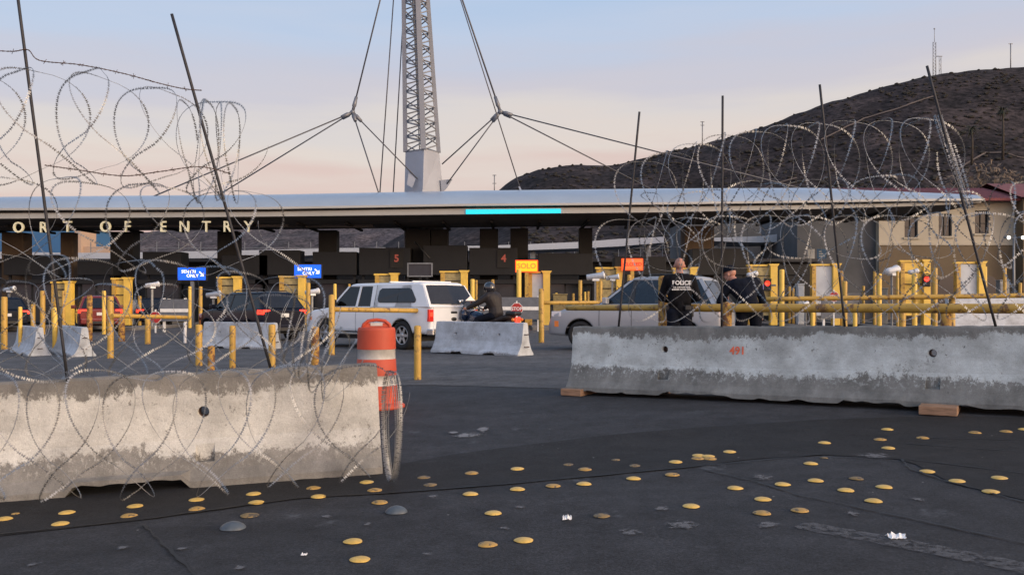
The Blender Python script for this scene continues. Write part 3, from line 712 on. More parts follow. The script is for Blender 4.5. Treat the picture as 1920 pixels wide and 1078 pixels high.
m_ = MB(); m_.tube([(4.2, 0, 0), (4.2, 0, 13)], .2, 5); m_.tube([(3, 0, 0), (3, 0, 13)], .15, 5); m_.tube([(.9, 0, 13), (5, 0, 13)], .25, 5); m_.tube([(3, 0, 3), (4.2, 0, 6), (3, 0, 9), (4.2, 0, 12)], .12, 4); m_.build('side_frame', M['greymetal'], r)
def upole(px, ybase, ytop, D, label, arms=(0,)):
    b0 = W(px, ybase, D); t0 = W(px, ytop, D); r = empty('utility_pole', b0-Vector((0, 0, 3)), 0, label, 'utility pole', 'utility poles on the skyline'); H = t0.z-b0.z+3
    m_ = MB(); m_.tube([(0, 0, 0), (0, 0, H)], .0006*D, 6); m_.build('pole', M['greymetal'], r)
    for a in arms:
        m_ = MB(); m_.box((0, 0, H*(1-a)-.3), (D*.0045, .2, .0008*D)); m_.build('crossarm', M['greymetal'], r)
upole(1895, 125, 82, 560, 'lone utility pole on the hilltop at the right edge'); upole(1317, 272, 228, 560, 'utility pole standing on the ridge above the middle of the canopy', (0, .12)); upole(927, 362, 328, 520, 'utility pole just left of where the dark hill begins', (0, .35)); upole(1345, 268, 262, 560, 'very short pole top on the ridge beside the taller utility pole', (0,))

# ---------------------------------------------------------------- inspection canopy
KX = [-900, -400, 0, 500, 870, 1250, 1560, 1700, 1780, 1845]
TOP = [384, 378, 373, 369, 362, 358, 357, 364, 368, 372]; UB = [398, 395, 393, 391, 385, 382, 378, 376, 375.5, 375]
FT = [403, 401, 400, 397, 391, 388, 384, 381, 379.5, 377.5]; FB = [414, 412, 410, 406, 402, 398, 391, 387, 384, 380]
Y0 = 50.0
can = empty('canopy', (0, Y0, 0), 0, 'long curved grey canopy spanning the inspection lanes', 'canopy')
cols = [lerp(-900, 1845, i/90) for i in range(91)]
def zz(py, Y): return CAMZ-(py-HY)*Y/FOC
def cpt(px, Y, z): return Vector(((px-CX)*Y0/FOC, Y-Y0, z))
rows = [[] for _ in range(9)]
for px in cols:
    zt = zz(interp(KX, TOP, px), Y0+5); zb = zz(interp(KX, UB, px), Y0); bul = 1+.0*px
    for k in range(7):
        a = k/6*math.pi/2; rows[k].append(cpt(px, Y0+5*(1-math.cos(a)), zb+(zt-zb)*math.sin(a)))
    rows[7].append(cpt(px, Y0+9.4, zt-.15)); rows[8].append(cpt(px, Y0+9.4, zb-.1))
m_ = MB(); m_.grid(rows); m_.build('roof', M['canopy_top'], can)
m_ = MB(); R_ = [[], [], [], []]
for px in cols:                                      # thin white lip along the lower edge of the roof
    zb = zz(interp(KX, UB, px), Y0); R_[0].append(cpt(px, Y0-.10, zb+.07)); R_[1].append(cpt(px, Y0-.10, zb-.05)); R_[2].append(cpt(px, Y0+.5, zb-.05)); R_[3].append(cpt(px, Y0+.5, zb+.07))
m_.grid(R_+[R_[0]], 0, False); m_.build('roof_lip', M['canopy_edge'], can)
m_ = MB(); R_ = [[], [], [], []]
for px in cols:
    a, b_ = zz(interp(KX, FT, px), Y0+.3), zz(interp(KX, FB, px), Y0+.3)
    R_[0].append(cpt(px, Y0+.3, a)); R_[1].append(cpt(px, Y0+.3, b_)); R_[2].append(cpt(px, Y0+.6, b_)); R_[3].append(cpt(px, Y0+.6, a))
m_.grid(R_+[R_[0]], 0, False); m_.build('fascia', M['canopy_edge'], can)
m_ = MB(); R_ = [[], [], [], [], []]
for px in cols:
    a = zz(interp(KX, UB, px), Y0)-.06; b_ = zz(interp(KX, FB, px), Y0+.3)-.02
    dp = .03+.12*smooth(1845, 1500, px)
    R_[0].append(cpt(px, Y0+.62, a)); R_[1].append(cpt(px, Y0+.62, b_)); R_[2].append(cpt(px, Y0+3, b_-dp)); R_[3].append(cpt(px, Y0+7, b_-dp)); R_[4].append(cpt(px, Y0+9.2, b_+.2))
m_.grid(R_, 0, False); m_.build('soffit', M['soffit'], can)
m_ = MB()
for k in range(26):                                  # soffit ribs
    px = -600+k*95; a = zz(interp(KX, FB, px), Y0+.3)-.02-(.03+.12*smooth(1845, 1500, px))
    m_.box(cpt(px, Y0+5, a-.07), (.16, 5.5, .14))
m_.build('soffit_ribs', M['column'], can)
m_ = MB(); st = [[], [], [], []]
for i in range(13):
    px = lerp(873, 1052, i/12); a, b_ = zz(interp(KX, FT, px)+2.0, Y0+.24), zz(interp(KX, FB, px)-.4, Y0+.24)
    st[0].append(cpt(px, Y0+.24, a)); st[1].append(cpt(px, Y0+.24, b_)); st[2].append(cpt(px, Y0+.298, b_)); st[3].append(cpt(px, Y0+.298, a))
m_.grid(st+[st[0]], 0, False); m_.build('light_strip', M['cyan'], can)
for k, (a, b_, mm) in enumerate([(-400, -360, 'column'), (-180, -140, 'column'), (12, 52, 'column_tan_lit'), (118, 142, 'column_tan_lit'), (214, 256, 'column'), (412, 449, 'column'), (600, 634, 'column'), (762, 808, 'column'), (809, 841, 'column'), (900, 934, 'column'), (957, 990, 'column'), (1085, 1110, 'column'), (1280, 1334, 'column_tan_lit')]):
    Y = 57; s = FOC/Y; c = gx((a+b_)/2, Y); w = (b_-a)/s; px = (a+b_)/2
    m_ = MB(); zt_ = zz(interp(KX, FB, px), Y0+.3)-.3
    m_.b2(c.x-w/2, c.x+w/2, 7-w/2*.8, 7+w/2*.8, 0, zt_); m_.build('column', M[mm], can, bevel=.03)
for k, (a, b_, z0, z1) in enumerate([(-500, 540, 415, 426), (100, 700, 421, 427), (640, 1180, 408, 416), (1180, 1700, 405, 414)]):
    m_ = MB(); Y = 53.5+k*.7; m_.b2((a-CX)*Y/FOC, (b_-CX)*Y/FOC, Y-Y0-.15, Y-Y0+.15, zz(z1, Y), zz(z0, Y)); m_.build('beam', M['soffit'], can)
m_ = MB(); m_.tube([(-6.2, 6, 5.2), (-5.9, 4, 5.0), (-5.0, 3.6, 4.0)], .05, 6); m_.build('sign_bracket', M['black'], can)
# letters PORT OF ENTRY hung below the front edge
for ch, px, w in [('P', -13, 20), ('O', 35, 25), ('R', 82, 20), ('T', 127, 20), ('O', 198, 19), ('F', 239, 16), ('E', 306, 17), ('N', 346, 22), ('T', 387, 17), ('R', 426, 19), ('Y', 466, 24)]:
    p = W(px, 427.5 if px < 120 else 426, Y0+.6)-Vector((0, Y0, 0)); t_ = text_mesh('sign_letter', ch, .88, M['letters'], can, p, None, .07, bold=.008, xs=.92)
    if px > 440: pass
m_ = MB(); m_.b2((-60-CX)*.0307, (500-CX)*.0307, .75, .95, zz(445, 50.8), zz(411, 50.8)); 
# screen board under the canopy
def board(px0, px1, y0, y1, Y, m1_, m2_, fr=.07):
    a = W(px0, y1, Y); b_ = W(px1, y0, Y); c = (a+b_)/2; w = b_.x-a.x; h = b_.z-a.z; return c, w, h
c, w, h = board(764, 811, 493, 519, 51, 0, 0); r = empty('screen_board', (c.x, 51, 0), 0, 'dark blank screen in a grey frame under the canopy above the white pickup', 'screen')
m_ = MB(); m_.box((0, .06, c.z), (w-.14, .08, h-.14)); m_.build('screen', M['boothglass'], r); m_ = MB()
for x in (-w/2+.03, w/2-.03): m_.box((x, .02, c.z), (.07, .16, h))
for z in (c.z-h/2+.03, c.z+h/2-.03): m_.box((0, .022, z), (w-.15, .155, .07))
m_.build('frame', M['greymetal'], r); m_ = MB(); m_.box((0, .2, (c.z-h/2)/2), (.15, .15, c.z-h/2)); m_.build('post', M['black'], r)

# ---------------------------------------------------------------- lattice mast with its cables
YM = 58.0; sM = FOC/YM; zr = zz(362, 55)
mast = empty('lattice_mast', (W(795, 300, YM).x, YM, 0), 0, 'tall tapering lattice mast on a box base rising through the canopy', 'mast')
mx = W(795, 300, YM).x
def mpt(px, py, dy): q = W(px, py, YM); return Vector((q.x-mx, dy, q.z))
# square base turned edge-on: near edge at 795
zb0, zb1 = 0.0, zz(285, YM)
def ringq(z, l, n_, r_, d): return [Vector(((l-795)/sM, 0, z)), Vector(((n_-795)/sM, -d, z)), Vector(((r_-795)/sM, .25, z)), Vector(((n_-795)/sM+.15, d+.2, z))]
m_ = MB(); m_.rings([ringq(zb0, 757, 796, 832, 1.15), ringq(zz(365, YM), 758, 796, 831, 1.12), ringq(zb1, 760, 798, 823, 1.02)]); m_.build('base_box', M['mast_box'], mast, bevel=.02)
m_ = MB(); m_.rings([ringq(zz(372, YM), 750, 796, 842, 1.4), ringq(zz(361, YM), 750, 796, 842, 1.4)]); m_.build('collar', M['mast_box'], mast)
zT = 30.5; yT = HY-(zT-CAMZ)*sM
def legx(y, which):      # photo columns of the three visible legs, extended upwards
    return {'l': lerp(760, 757, (285-y)/285), 'n': lerp(797, 786, (285-y)/285), 'r': lerp(822, 802, (285-y)/285), 'b': lerp(790, 774, (285-y)/285)}[which]
def legp(y, w_):
    t = min(1, (285-y)/(285-yT)); d = {'l': 0, 'n': -1.0, 'r': .25, 'b': 1.1}[w_]*(1-.55*t)
    px = legx(y, w_); t2 = (285-y)/285
    if y < 0:                                        # above the frame the legs close in on the apex
        k = y/yT; px = lerp(legx(0, w_), 779, k*.8)
    q = W(px, y, YM); return Vector((q.x-mx, d, q.z))
for w_ in 'lnrb':
    m_ = MB(); P = [legp(285, w_), legp(140, w_), legp(0, w_), legp(yT/2, w_), legp(yT, w_)]
    wd = .155 if w_ == 'n' else .13
    for a, b_ in zip(P[:-1], P[1:]):
        m_.rings([[p+Vector((dx*wd, dy*wd, 0)) for dx, dy in ((-1, -1), (1, -1), (1, 1), (-1, 1))] for p in (a, b_)])
    m_.build('leg', M['mast'], mast)
ys_ = [285-k*28 for k in range(int((285-yT)/28)+1)]
for (a, b_) in (('l', 'n'), ('n', 'r'), ('r', 'b'), ('b', 'l')):
    m_ = MB()
    for i, y in enumerate(ys_[:-1]):
        y2 = ys_[i+1]; A, B, C, D = legp(y, a), legp(y, b_), legp(y2, a), legp(y2, b_)
        m_.tube([A, B], .045, 6)
        m_.tube([A, (B+D)/2], .045, 6); m_.tube([(B+D)/2, C], .045, 6)
    m_.build('bracing', M['mast'], mast)
m_ = MB(); L1, L2 = [], []
for y in (285, 0, yT*.9): q = (legp(y, 'l')+legp(y, 'n')+legp(y, 'r')+legp(y, 'b'))/4; L1.append(q+Vector((-.2, 0, 0))); L2.append(q+Vector((.15, 0, 0)))
m_.tube(L1, .035, 5); m_.tube(L2, .035, 5)
for k in range(56):
    t = k/56; a = L1[0].lerp(L1[1], t*2) if t < .5 else L1[1].lerp(L1[2], t*2-1); m_.tube([a, a+Vector((.35, 0, 0))], .02, 4)
m_.build('ladder', M['greymetal'], mast)
m_ = MB(); m_.slab([mpt(826, 338, 0), mpt(848, 336, 0), mpt(838, 352, 0), mpt(828, 362, 0)], (0, .12, 0)); m_.build('bracket', M['mast_box'], mast)
m_ = MB(); m_.slab([mpt(771, 322, -.9), mpt(783, 338, -.9), mpt(776, 356, -.9), mpt(766, 350, -.9)], (0, -.1, 0)); m_.build('bracket', M['mast_box'], mast)
def cable(a, b_, r=.042, name_label=None):
    m_ = MB(); m_.tube([a, b_], r, 6); m_.build('cable', M['cable'], mast)
def mw(px, py, Y): q = W(px, py, Y); return Vector((q.x-mx, q.y-YM, q.z))
top = legp(yT, 'n'); top = Vector((top.x-.1, 0, top.z))
NL, NR = mw(661, 211, 56.5), mw(938, 210, 56.5)
for nd_, sgn in ((NL, -1), (NR, 1)):
    m_ = MB(); m_.ball(nd_, .17)
    m_.build('cable_node', M['clamp'], mast)
def clampto(a, b_, l=1.0):
    d = (b_-a).normalized(); m_ = MB(); m_.tube([a+d*.08, a+d*l*.35, a+d*l*.4, a+d*l], [.10, .10, .14, .10], 8); m_.build('clamp', M['clamp'], mast)
for nd_, tg in ((NL, [top, mw(265, 378, 52), mw(400, 372, 60), mw(712, 368, 53), mw(783, 336, 57)]), (NR, [top, mw(829, 308, 58.3), mw(838, 345, 58), mw(1520, 358, 56), mw(1235, 362, 62)])):
    for k, t_ in enumerate(tg): cable(nd_, t_, .055 if k == 0 else .042); clampto(nd_, t_, 1.05 if k == 0 else .8)
cable(mw(712, 366, 58), mw(742, -60, 58).lerp(top, .0)); cable(mw(737, 366, 59), mw(760, -40, 59)); cable(mw(978, 362, 53), top+Vector((.1, 0, 0)), .035)
m_ = MB(); m_.rings([[mw(983, 381, 52), mw(990, 381, 52), mw(990, 381, 52.4), mw(983, 381, 52.4)], [mw(972, 350, 53), mw(975, 350, 53), mw(975, 350, 53.2), mw(972, 350, 53.2)]]); m_.slab([mw(976, 382, 52.2), mw(1000, 380, 52.2), mw(982, 366, 52.2)], (0, .1, 0)); m_.build('anchor_bracket', M['mast_box'], mast)

# ---------------------------------------------------------------- far secondary canopies, walls and buildings
def strip(name, pts_top, pts_bot, Y, depth, m_, label, cat, group=None, posts=()):
    r = empty(name, (0, Y, 0), 0, label, cat, group); mb = MB()
    top_ = [W(*p, Y) for p in pts_top]; bot = [W(*p, Y) for p in pts_bot]
    pl = [Vector((q.x, 0, q.z)) for q in top_]+[Vector((q.x, 0, q.z)) for q in reversed(bot)]
    mb.slab(pl, (0, depth, 0)); mb.build('roof', m_, r)
    for px in posts:
        q = W(px, 0, Y); ztop = interp([p[0] for p in pts_bot], [zz(p[1], Y) for p in pts_bot], px)
        mb = MB(); mb.b2(q.x-.2, q.x+.2, 1, 1.4, 0, ztop); mb.build('post', M['greymetal'], r)
    return r
FG = 'white secondary canopies behind the booths'
strip('secondary_canopy', [(-300, 468), (130, 474), (215, 474), (480, 469), (600, 466), (722, 464)], [(-300, 484), (130, 487), (215, 486), (480, 483), (600, 478), (722, 478)], 82, 5, M['farroof'], 'low white canopy edge running behind the left hand booths', 'canopy', FG, (-100, 180, 380, 560, 700))
strip('secondary_canopy', [(842, 461), (905, 461), (990, 458), (1100, 453), (1160, 448), (1245, 444)], [(842, 470), (905, 470), (990, 469), (1100, 465), (1160, 462), (1245, 455)], 78, 5, M['farroof'], 'white canopy edge seen behind the middle booths, right of the mast', 'canopy', FG, (860, 1000, 1220))
strip('secondary_canopy', [(1334, 446), (1420, 443), (1500, 435), (1600, 421), (1625, 420)], [(1334, 452), (1420, 455), (1500, 452), (1600, 437), (1625, 432)], 76, 6, M['lightgrey'], 'sloping pale canopy edge behind the officers near the cream building', 'canopy', FG, (1360, 1480, 1600))
def simple_building(name, px0, px1, ytop, Y, depth, m_, label, cat='building', extra=None):
    a = W(px0, ytop, Y); b_ = W(px1, ytop, Y); r = empty(name, ((a.x+b_.x)/2, Y, 0), 0, label, cat)
    mb = MB(); w = (b_.x-a.x)/2; mb.b2(-w, w, 0, depth, 0, a.z); mb.build('wall', m_, r)
    mb = MB(); mb.b2(-w-.2, w+.2, -.2, depth+.2, a.z+.005, a.z+.3); mb.build('roof', M['greymetal'], r); return r, w, a.z
r, w, z = simple_building('blue_building', -260, 128, 424, 120, 14, M['blueclad'], 'blue clad building seen under the left end of the canopy')
for k in range(5):
    m_ = MB(); m_.b2(-w+2+k*5.4, -w+4+k*5.4, -.08, .1, 1.2, 3.2); m_.build('window', M['window'], r)
r, w, z = simple_building('pale_building', 140, 152, 423, 110, 4, M['paleclad'], 'narrow pale tower with a short arm beside the blue building')
m_ = MB(); m_.b2(w, w+3.2, .5, 1.5, z-3.4, z-2.6); m_.build('arm', M['paleclad'], r)
# fence / barred wall under the far hill
r = empty('security_fence', (0, 96, 0), 0, 'tall thin barred fence below the far hillside', 'fence'); m_ = MB()
for k in range(40): x = -46+k*2.4; m_.b2(x, x+.07, 0, .07, 0, 8.0)
o = m_.build('bars', M['greymetal'], r); m_ = MB(); m_.b2(-46, 49, -.02, .04, 7.3, 7.34); m_.b2(-46, 49, -.05, .12, 4.2, 4.3); m_.build('rail', M['greymetal'], r)
# dark hall behind the booths
r = empty('inspection_hall', (0, 70, 0), 0, 'dark low hall behind the row of booths', 'building')
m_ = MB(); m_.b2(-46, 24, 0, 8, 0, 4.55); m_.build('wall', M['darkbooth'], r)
for k in range(22):
    m_ = MB(); x = -44+k*3.1; m_.b2(x, x+1.9, -.06, .1, 1.0+(k % 3)*.3, 2.6); m_.build('window', M['boothglass'] if k % 2 else M['darkbooth2'], r)
m_ = MB(); m_.b2(-46.5, 24.5, -.8, 8.4, 4.56, 4.8); m_.build('roof', M['darkbooth2'], r)
r, w, z = simple_building('grey_building', 1290, 1680, 408, 88, 10, M['farwall'], 'dull grey wall and hall between the canopy and the cream building')
for k in range(7):
    m_ = MB(); m_.b2(-w+1+k*3, -w+2.6+k*3, -.08, .1, 4.6, 6.0); m_.build('window', M['window'], r)
# cream building with a red tiled roof
YB = 70.0; a = W(1648, 378, YB); b_ = W(1902, 372, YB); zt_ = zz(378, YB)
r = empty('cream_building', ((a.x+b_.x)/2, YB, 0), 0, 'cream rendered two storey building with a red tiled roof at the right edge', 'building'); w = (b_.x-a.x)/2; cx_ = (a.x+b_.x)/2
m_ = MB(); m_.b2(-w, w, 0, 12, 0, zt_)
o = m_.build('wall', M['cream'], r, fixn=True); bpy.context.view_layer.update()
wins = [(1696, 1721, 406, 445), (1760, 1785, 401, 443), (1828, 1854, 395, 438)]
h_ = MB()
for (x0, x1, y0, y1) in wins: h_.b2((x0-CX)*YB/FOC-cx_, (x1-CX)*YB/FOC-cx_, -1, .35, zz(y1, YB), zz(y0, YB))
boolcut(o, h_)
for (x0, x1, y0, y1) in wins:
    X0, X1, Z0, Z1 = (x0-CX)*YB/FOC-cx_, (x1-CX)*YB/FOC-cx_, zz(y1, YB), zz(y0, YB)
    m_ = MB(); m_.b2(X0, X1, .28, .34, Z0, Z1); f = m_.build('window', M['window'], r)
    m_ = MB(); m_.b2(X0, X0+.07, .18, .275, Z0, Z1); m_.b2(X1-.07, X1, .18, .275, Z0, Z1); m_.b2(X0+.07, X1-.07, .18, .275, Z1-.07, Z1); m_.b2(X0+.07, X1-.07, .18, .275, Z0, Z0+.07); m_.b2((X0+X1)/2-.03, (X0+X1)/2+.03, .2, .27, Z0+.07, Z1-.07); m_.b2(X0+.07, X1-.07, .2, .272, Z0+.8, Z0+.85); m_.build('frame', M['black'], f)
    m_ = MB(); m_.b2(X0-.1, X1+.1, -.12, .1, Z0-.14, Z0-.003); m_.build('sill', M['cream'], f)
m_ = MB(); m_.b2(-w-.05, w+.05, -.14, .0-.003, zz(460, YB), zz(455, YB)); m_.build('string_course', M['cream'], r)
m_ = MB(); m_.b2(-w-.03, w+.03, -.07, -.003, 0, zz(461, YB)); m_.build('shaded_lower_wall', M['tan'], r)  # ground floor shade put into a darker wall colour
for k, px in enumerate((1722, 1778, 1850)):
    m_ = MB(); X = (px-CX)*YB/FOC-cx_; pts = [Vector((X-.9, -.075, 0)), Vector((X-.9, -.075, 2.6))]+[Vector((X-.9*math.cos(t), -.075, 2.6+.9*math.sin(t))) for t in [math.pi*i/10 for i in range(1, 10)]]+[Vector((X+.9, -.075, 2.6)), Vector((X+.9, -.075, 0))]
    m_.slab(pts, (0, -.05, 0)); m_.build('arched_opening', M['window'], r)
m_ = MB(); e0, e1 = -w-6.5, w+.5; nt_ = 60
rowsA = []
for j, (yy, zq) in enumerate(((-1.0, zt_-.05), (-1.0, zt_+.12), (5.5, zt_+1.75), (12.5, zt_+.1))):
    rowsA.append([Vector((lerp(e0, e1, i/(nt_*2)), yy, zq+(.07 if i % 2 else 0)*(j > 0))) for i in range(nt_*2+1)])
m_.grid(rowsA, 0, False); m_.build('roof', M['rooftile'], r)
m_ = MB(); m_.b2(-w-6.3, -w-.002, .6, 11, 0, zt_-.1); m_.build('side_wing', M['farwall'], r)
# right hand projecting wing
m_ = MB(); m_.b2(w+.002, w+9, -1.2, 11, 0, zt_+.1); m_.build('projecting_wing', M['tan'], r); m_ = MB(); m_.grid([[Vector((w-.6, -2.0, zt_+.12)), Vector((w+10, -2.0, zt_+.12))], [Vector((w+.5, 5, zt_+2.1)), Vector((w+10, 5, zt_+2.1))], [Vector((w-.6, 12, zt_+.2)), Vector((w+10, 12, zt_+.2))]]); m_.build('roof', M['rooftile'], r)

# ---------------------------------------------------------------- booths, islands, portals, gates, signs
def booth(px, w_px, kind, label, num=None, seed=0):
    Y = 55.0; c = gx(px, Y); s = FOC/Y; w = w_px/s; r = empty('inspection_booth', (c.x, Y, c.z), 0, label, 'booth', 'inspection booths under the canopy')
    rg = random.Random(seed+30)
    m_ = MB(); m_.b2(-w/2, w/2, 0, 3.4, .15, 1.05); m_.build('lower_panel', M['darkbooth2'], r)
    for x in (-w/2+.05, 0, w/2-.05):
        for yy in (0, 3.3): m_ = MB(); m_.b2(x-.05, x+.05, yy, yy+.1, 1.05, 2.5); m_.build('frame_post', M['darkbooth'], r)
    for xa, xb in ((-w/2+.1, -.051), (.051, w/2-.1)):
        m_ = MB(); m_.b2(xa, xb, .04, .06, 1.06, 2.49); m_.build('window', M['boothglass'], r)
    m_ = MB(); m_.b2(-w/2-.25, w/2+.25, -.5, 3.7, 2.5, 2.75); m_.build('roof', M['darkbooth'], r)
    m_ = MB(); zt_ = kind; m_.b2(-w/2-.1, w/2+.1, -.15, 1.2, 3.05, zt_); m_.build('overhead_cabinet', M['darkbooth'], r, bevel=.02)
    m_ = MB(); m_.b2(-w/2+.02, -w/2+.16, .2, .35, 2.751, 3.05); m_.b2(w/2-.16, w/2-.02, .2, .35, 2.751, 3.05); m_.build('cabinet_post', M['darkbooth'], r)
    if num:
        m_ = MB(); m_.b2(w/2-1.15, w/2-.35, -.22, -.155, zt_-1.25, zt_-.15); m_.build('number_plate', M['column'], r)
        text_mesh('booth_number', num, .62, M['dullred'], r, (w/2-.75, -.235, zt_-.68), None, .01, bold=.02)
names = ['second from the left edge', 'third from the left edge', 'under the T of the canopy lettering', 'just left of the second blue sign', 'right of the second blue sign', 'numbered 5 above the white pickup', 'numbered 4 behind the motorcyclist', 'right of the amber sign', 'behind the silver SUV', 'behind the second officer']
for k, (px, w_, zt_, lab, num) in enumerate([(60, 96, 4.3, 'dark inspection booth nearest the left edge', None), (180, 60, 3.9, 'dark inspection booth between the two leftmost yellow portals', None), (305, 66, 4.5, 'dark inspection booth behind the first blue lit sign', None), (460, 80, 4.3, 'dark inspection booth behind the dark SUV', None),
      (525, 70, 4.6, 'dark inspection booth just left of the second blue lit sign', None), (628, 76, 4.5, 'dark inspection booth between the second blue sign and the white pickup', None), (722, 90, 4.75, 'dark inspection booth numbered 5 above the white pickup', '5'), (835, 76, 4.9, 'dark inspection booth right of the blank screen board', None),
      (925, 84, 4.75, 'dark inspection booth numbered 4 behind the motorcyclist', '4'), (1060, 96, 4.4, 'dark inspection booth between the amber and the orange lit signs', None), (1200, 90, 4.2, 'dark inspection booth behind the orange lit sign', None), (1350, 100, 4.7, 'dark inspection booth between the two police officers', None), (1480, 60, 3.7, 'dark inspection booth right of the second police officer', None)]):
    booth(px, w_, zt_, lab, num, k)
def island(px, w_px, label, y0=42, y1=62, col='concrete'):
    c = gx(px, y0); w = w_px*y0/FOC; m_ = MB(); m_.b2(-w/2, w/2, 0, y1-y0, -.05, .16); o = m_.build('lane_island', M[col], None, bevel=.03); o.location = c; tag(o, label, 'island', kind='structure')
for k, px in enumerate((15, 118, 232, 430, 548, 725, 855, 1020, 1145, 1290, 1430, 1548, 1715, 1820)): island(px, 44, 'raised concrete kerb island between two inspection lanes')
LG = 'yellow inspection portals at the lane heads'
def portal(x0, x1, yt, kind, label, Y=46.0):
    s = FOC/Y; c = gx((x0+x1)/2, Y); w = (x1-x0)/s; h = zz(yt, Y)-.15; r = empty('inspection_portal', (c.x, Y, c.z+.15), 0, label, 'portal', LG)
    pw = min(.36, w*.33)
    m_ = MB(); m_.b2(w/2-pw, w/2, -.18, .18, 0, h-.12); m_.build('post', M['yellow_clean'], r, bevel=.012)
    m_ = MB(); m_.b2(-w/2, -w/2+pw*.6, -.05, .3, 0, h-.12); m_.build('post', M['yellow'], r, bevel=.012)
    m_ = MB(); m_.slab([Vector((w/2-pw-.02, -.2, h-.118)), Vector((w/2+.02, -.2, h-.118)), Vector((w/2+.10, -.2, h)), Vector((w/2-pw-.1, -.2, h))], (0, .4, 0)); m_.slab([Vector((-w/2-.05, -.06, h-.118)), Vector((w/2-pw-.12, -.06, h-.118)), Vector((w/2-pw-.12, -.06, h-.03)), Vector((-w/2-.05, -.06, h-.03))], (0, .35, 0)); m_.build('cap', M['yellow_clean'], r)
    pm = {'k': 'khaki', 'w': 'lightgrey', 'y': 'yellow_clean'}[kind]  # khaki panels hold the plate's weaker light in their colour
    m_ = MB(); m_.b2(-w/2+pw*.6+.003, w/2-pw-.003, .02, .12, .5, h-.15); m_.build('panel', M[pm], r)
    if kind != 'w':
        for zq in (h*.40, h*.62, h*.80):
            m_ = MB(); m_.b2(-w/2+pw*.6+.01, w/2-pw-.01, -.03, .017, zq, zq+.045); m_.build('strap', M['black'], r)
    return r, w, h
def cam_unit(x, y, z, label, s_=1, m__='camwhite', rz=.4):
    r = empty('lane_camera', (x, y, z), rz, label, 'camera', 'white lane cameras on the portals')
    g0 = G(x, y); m_ = MB(); m_.box((0, 0, (g0-z)/2-.1), (.09, .09, z-g0-.2)); m_.build('pole', M['greymetal'], r)
    m_ = MB(); m_.lathe([(.02, -.38*s_), (.13*s_, -.37*s_), (.14*s_, .30*s_), (.17*s_, .32*s_), (.17*s_, .40*s_), (.05, .41*s_)], (0, 0, .02), 14, 0, Matrix.Rotation(R(82), 3, 'Y')); m_.build('housing', M[m__], r)
    m_ = MB(); m_.box((.02, 0, -.13*s_), (.3*s_, .2*s_, .1*s_)); m_.build('bracket', M[m__], r)
PL = [(97, 137, 527, 'k', 'worn yellow portal nearest the left edge, above the second short barrier'), (210, 246, 520, 'y', 'solid yellow portal right of the dark red car'), (408, 452, 518, 'k', 'yellow portal right behind the dark SUV roof'), (524, 573, 516, 'k', 'yellow portal between the dark SUV and the white pickup'),
      (703, 746, 512, 'k', 'yellow portal whose top shows over the cab roof of the white pickup'), (826, 877, 507, 'k', 'yellow portal showing behind the rear glass of the white pickup'), (990, 1031, 508, 'w', 'yellow portal with a pale panel under the amber sign'), (1118, 1168, 500, 'k', 'yellow portal left of the orange lit sign'),
      (1262, 1306, 501, 'w', 'yellow portal right beside the bald officer head'), (1403, 1456, 495, 'k', 'yellow portal right of the second officer with a red signal on it'), (1522, 1573, 494, 'w', 'yellow portal with a pale grey panel right of the officers'), (1688, 1742, 487, 'y', 'widest solid yellow portal with a red signal, below the cream building windows'), (1793, 1845, 490, 'w', 'rightmost yellow portal with a pale grey panel')]
for a in PL: portal(*a)
def signal(px, py, Y, label):
    p = W(px, py, Y); r = empty('lane_signal', p, R(-15), label, 'signal lamp', 'red lane signals on the portals')
    m_ = MB(); m_.box((0, .1, 0), (.38, .3, .58)); m_.build('housing', M['black'], r, bevel=.03)
    m_ = MB(); m_.lathe([(.001, 0), (.09, -.02), (.125, -.05), (.13, -.06)], (0, -.06, .1), 14, 0, Matrix.Rotation(R(-90), 3, 'X')); m_.build('lamp', M['taillit'], r)
    m_ = MB(); m_.tube([(-.2, -.05, .3), (0, -.2, .36), (.2, -.05, .3)], .03, 6); m_.build('hood', M['black'], r); m_ = MB(); m_.box((.3, .2, 0), (.25, .1, .1)); m_.build('mounting_arm', M['greymetal'], r)
signal(1439, 535, 45.4, 'red lane signal on the yellow portal beside the second officer'); signal(1737, 527, 45.4, 'red lane signal on the wide solid yellow portal at the right')
for px, py, lab, s_ in ((17, 543, 'white lane camera at the far left edge', 1.0), (285, 535, 'white lane camera between the leftmost portals and the first blue sign', 1.1), (1116, 519, 'white lane camera left of the silver SUV windscreen', 1.5), (1148, 521, 'white lane camera close behind the silver SUV roof', 1.1), (1410, 515, 'white lane camera just right of the second officer shoulder', 1.1), (1672, 508, 'white lane camera left of the wide solid yellow portal', 1.7), (1712, 510, 'white lane camera on the face of the wide solid yellow portal', 1.0), (1510, 570, 'small pale lane camera low behind the thick rail', .8), (400, 553, 'white lane camera in front of the dark SUV bonnet', 1.2), (585, 548, 'white lane camera in front of the white pickup bonnet', 1.2)):
    p = W(px, py, 44.5); cam_unit(p.x, p.y, p.z, lab, s_*.78, rz=.4+.5*math.sin(px))
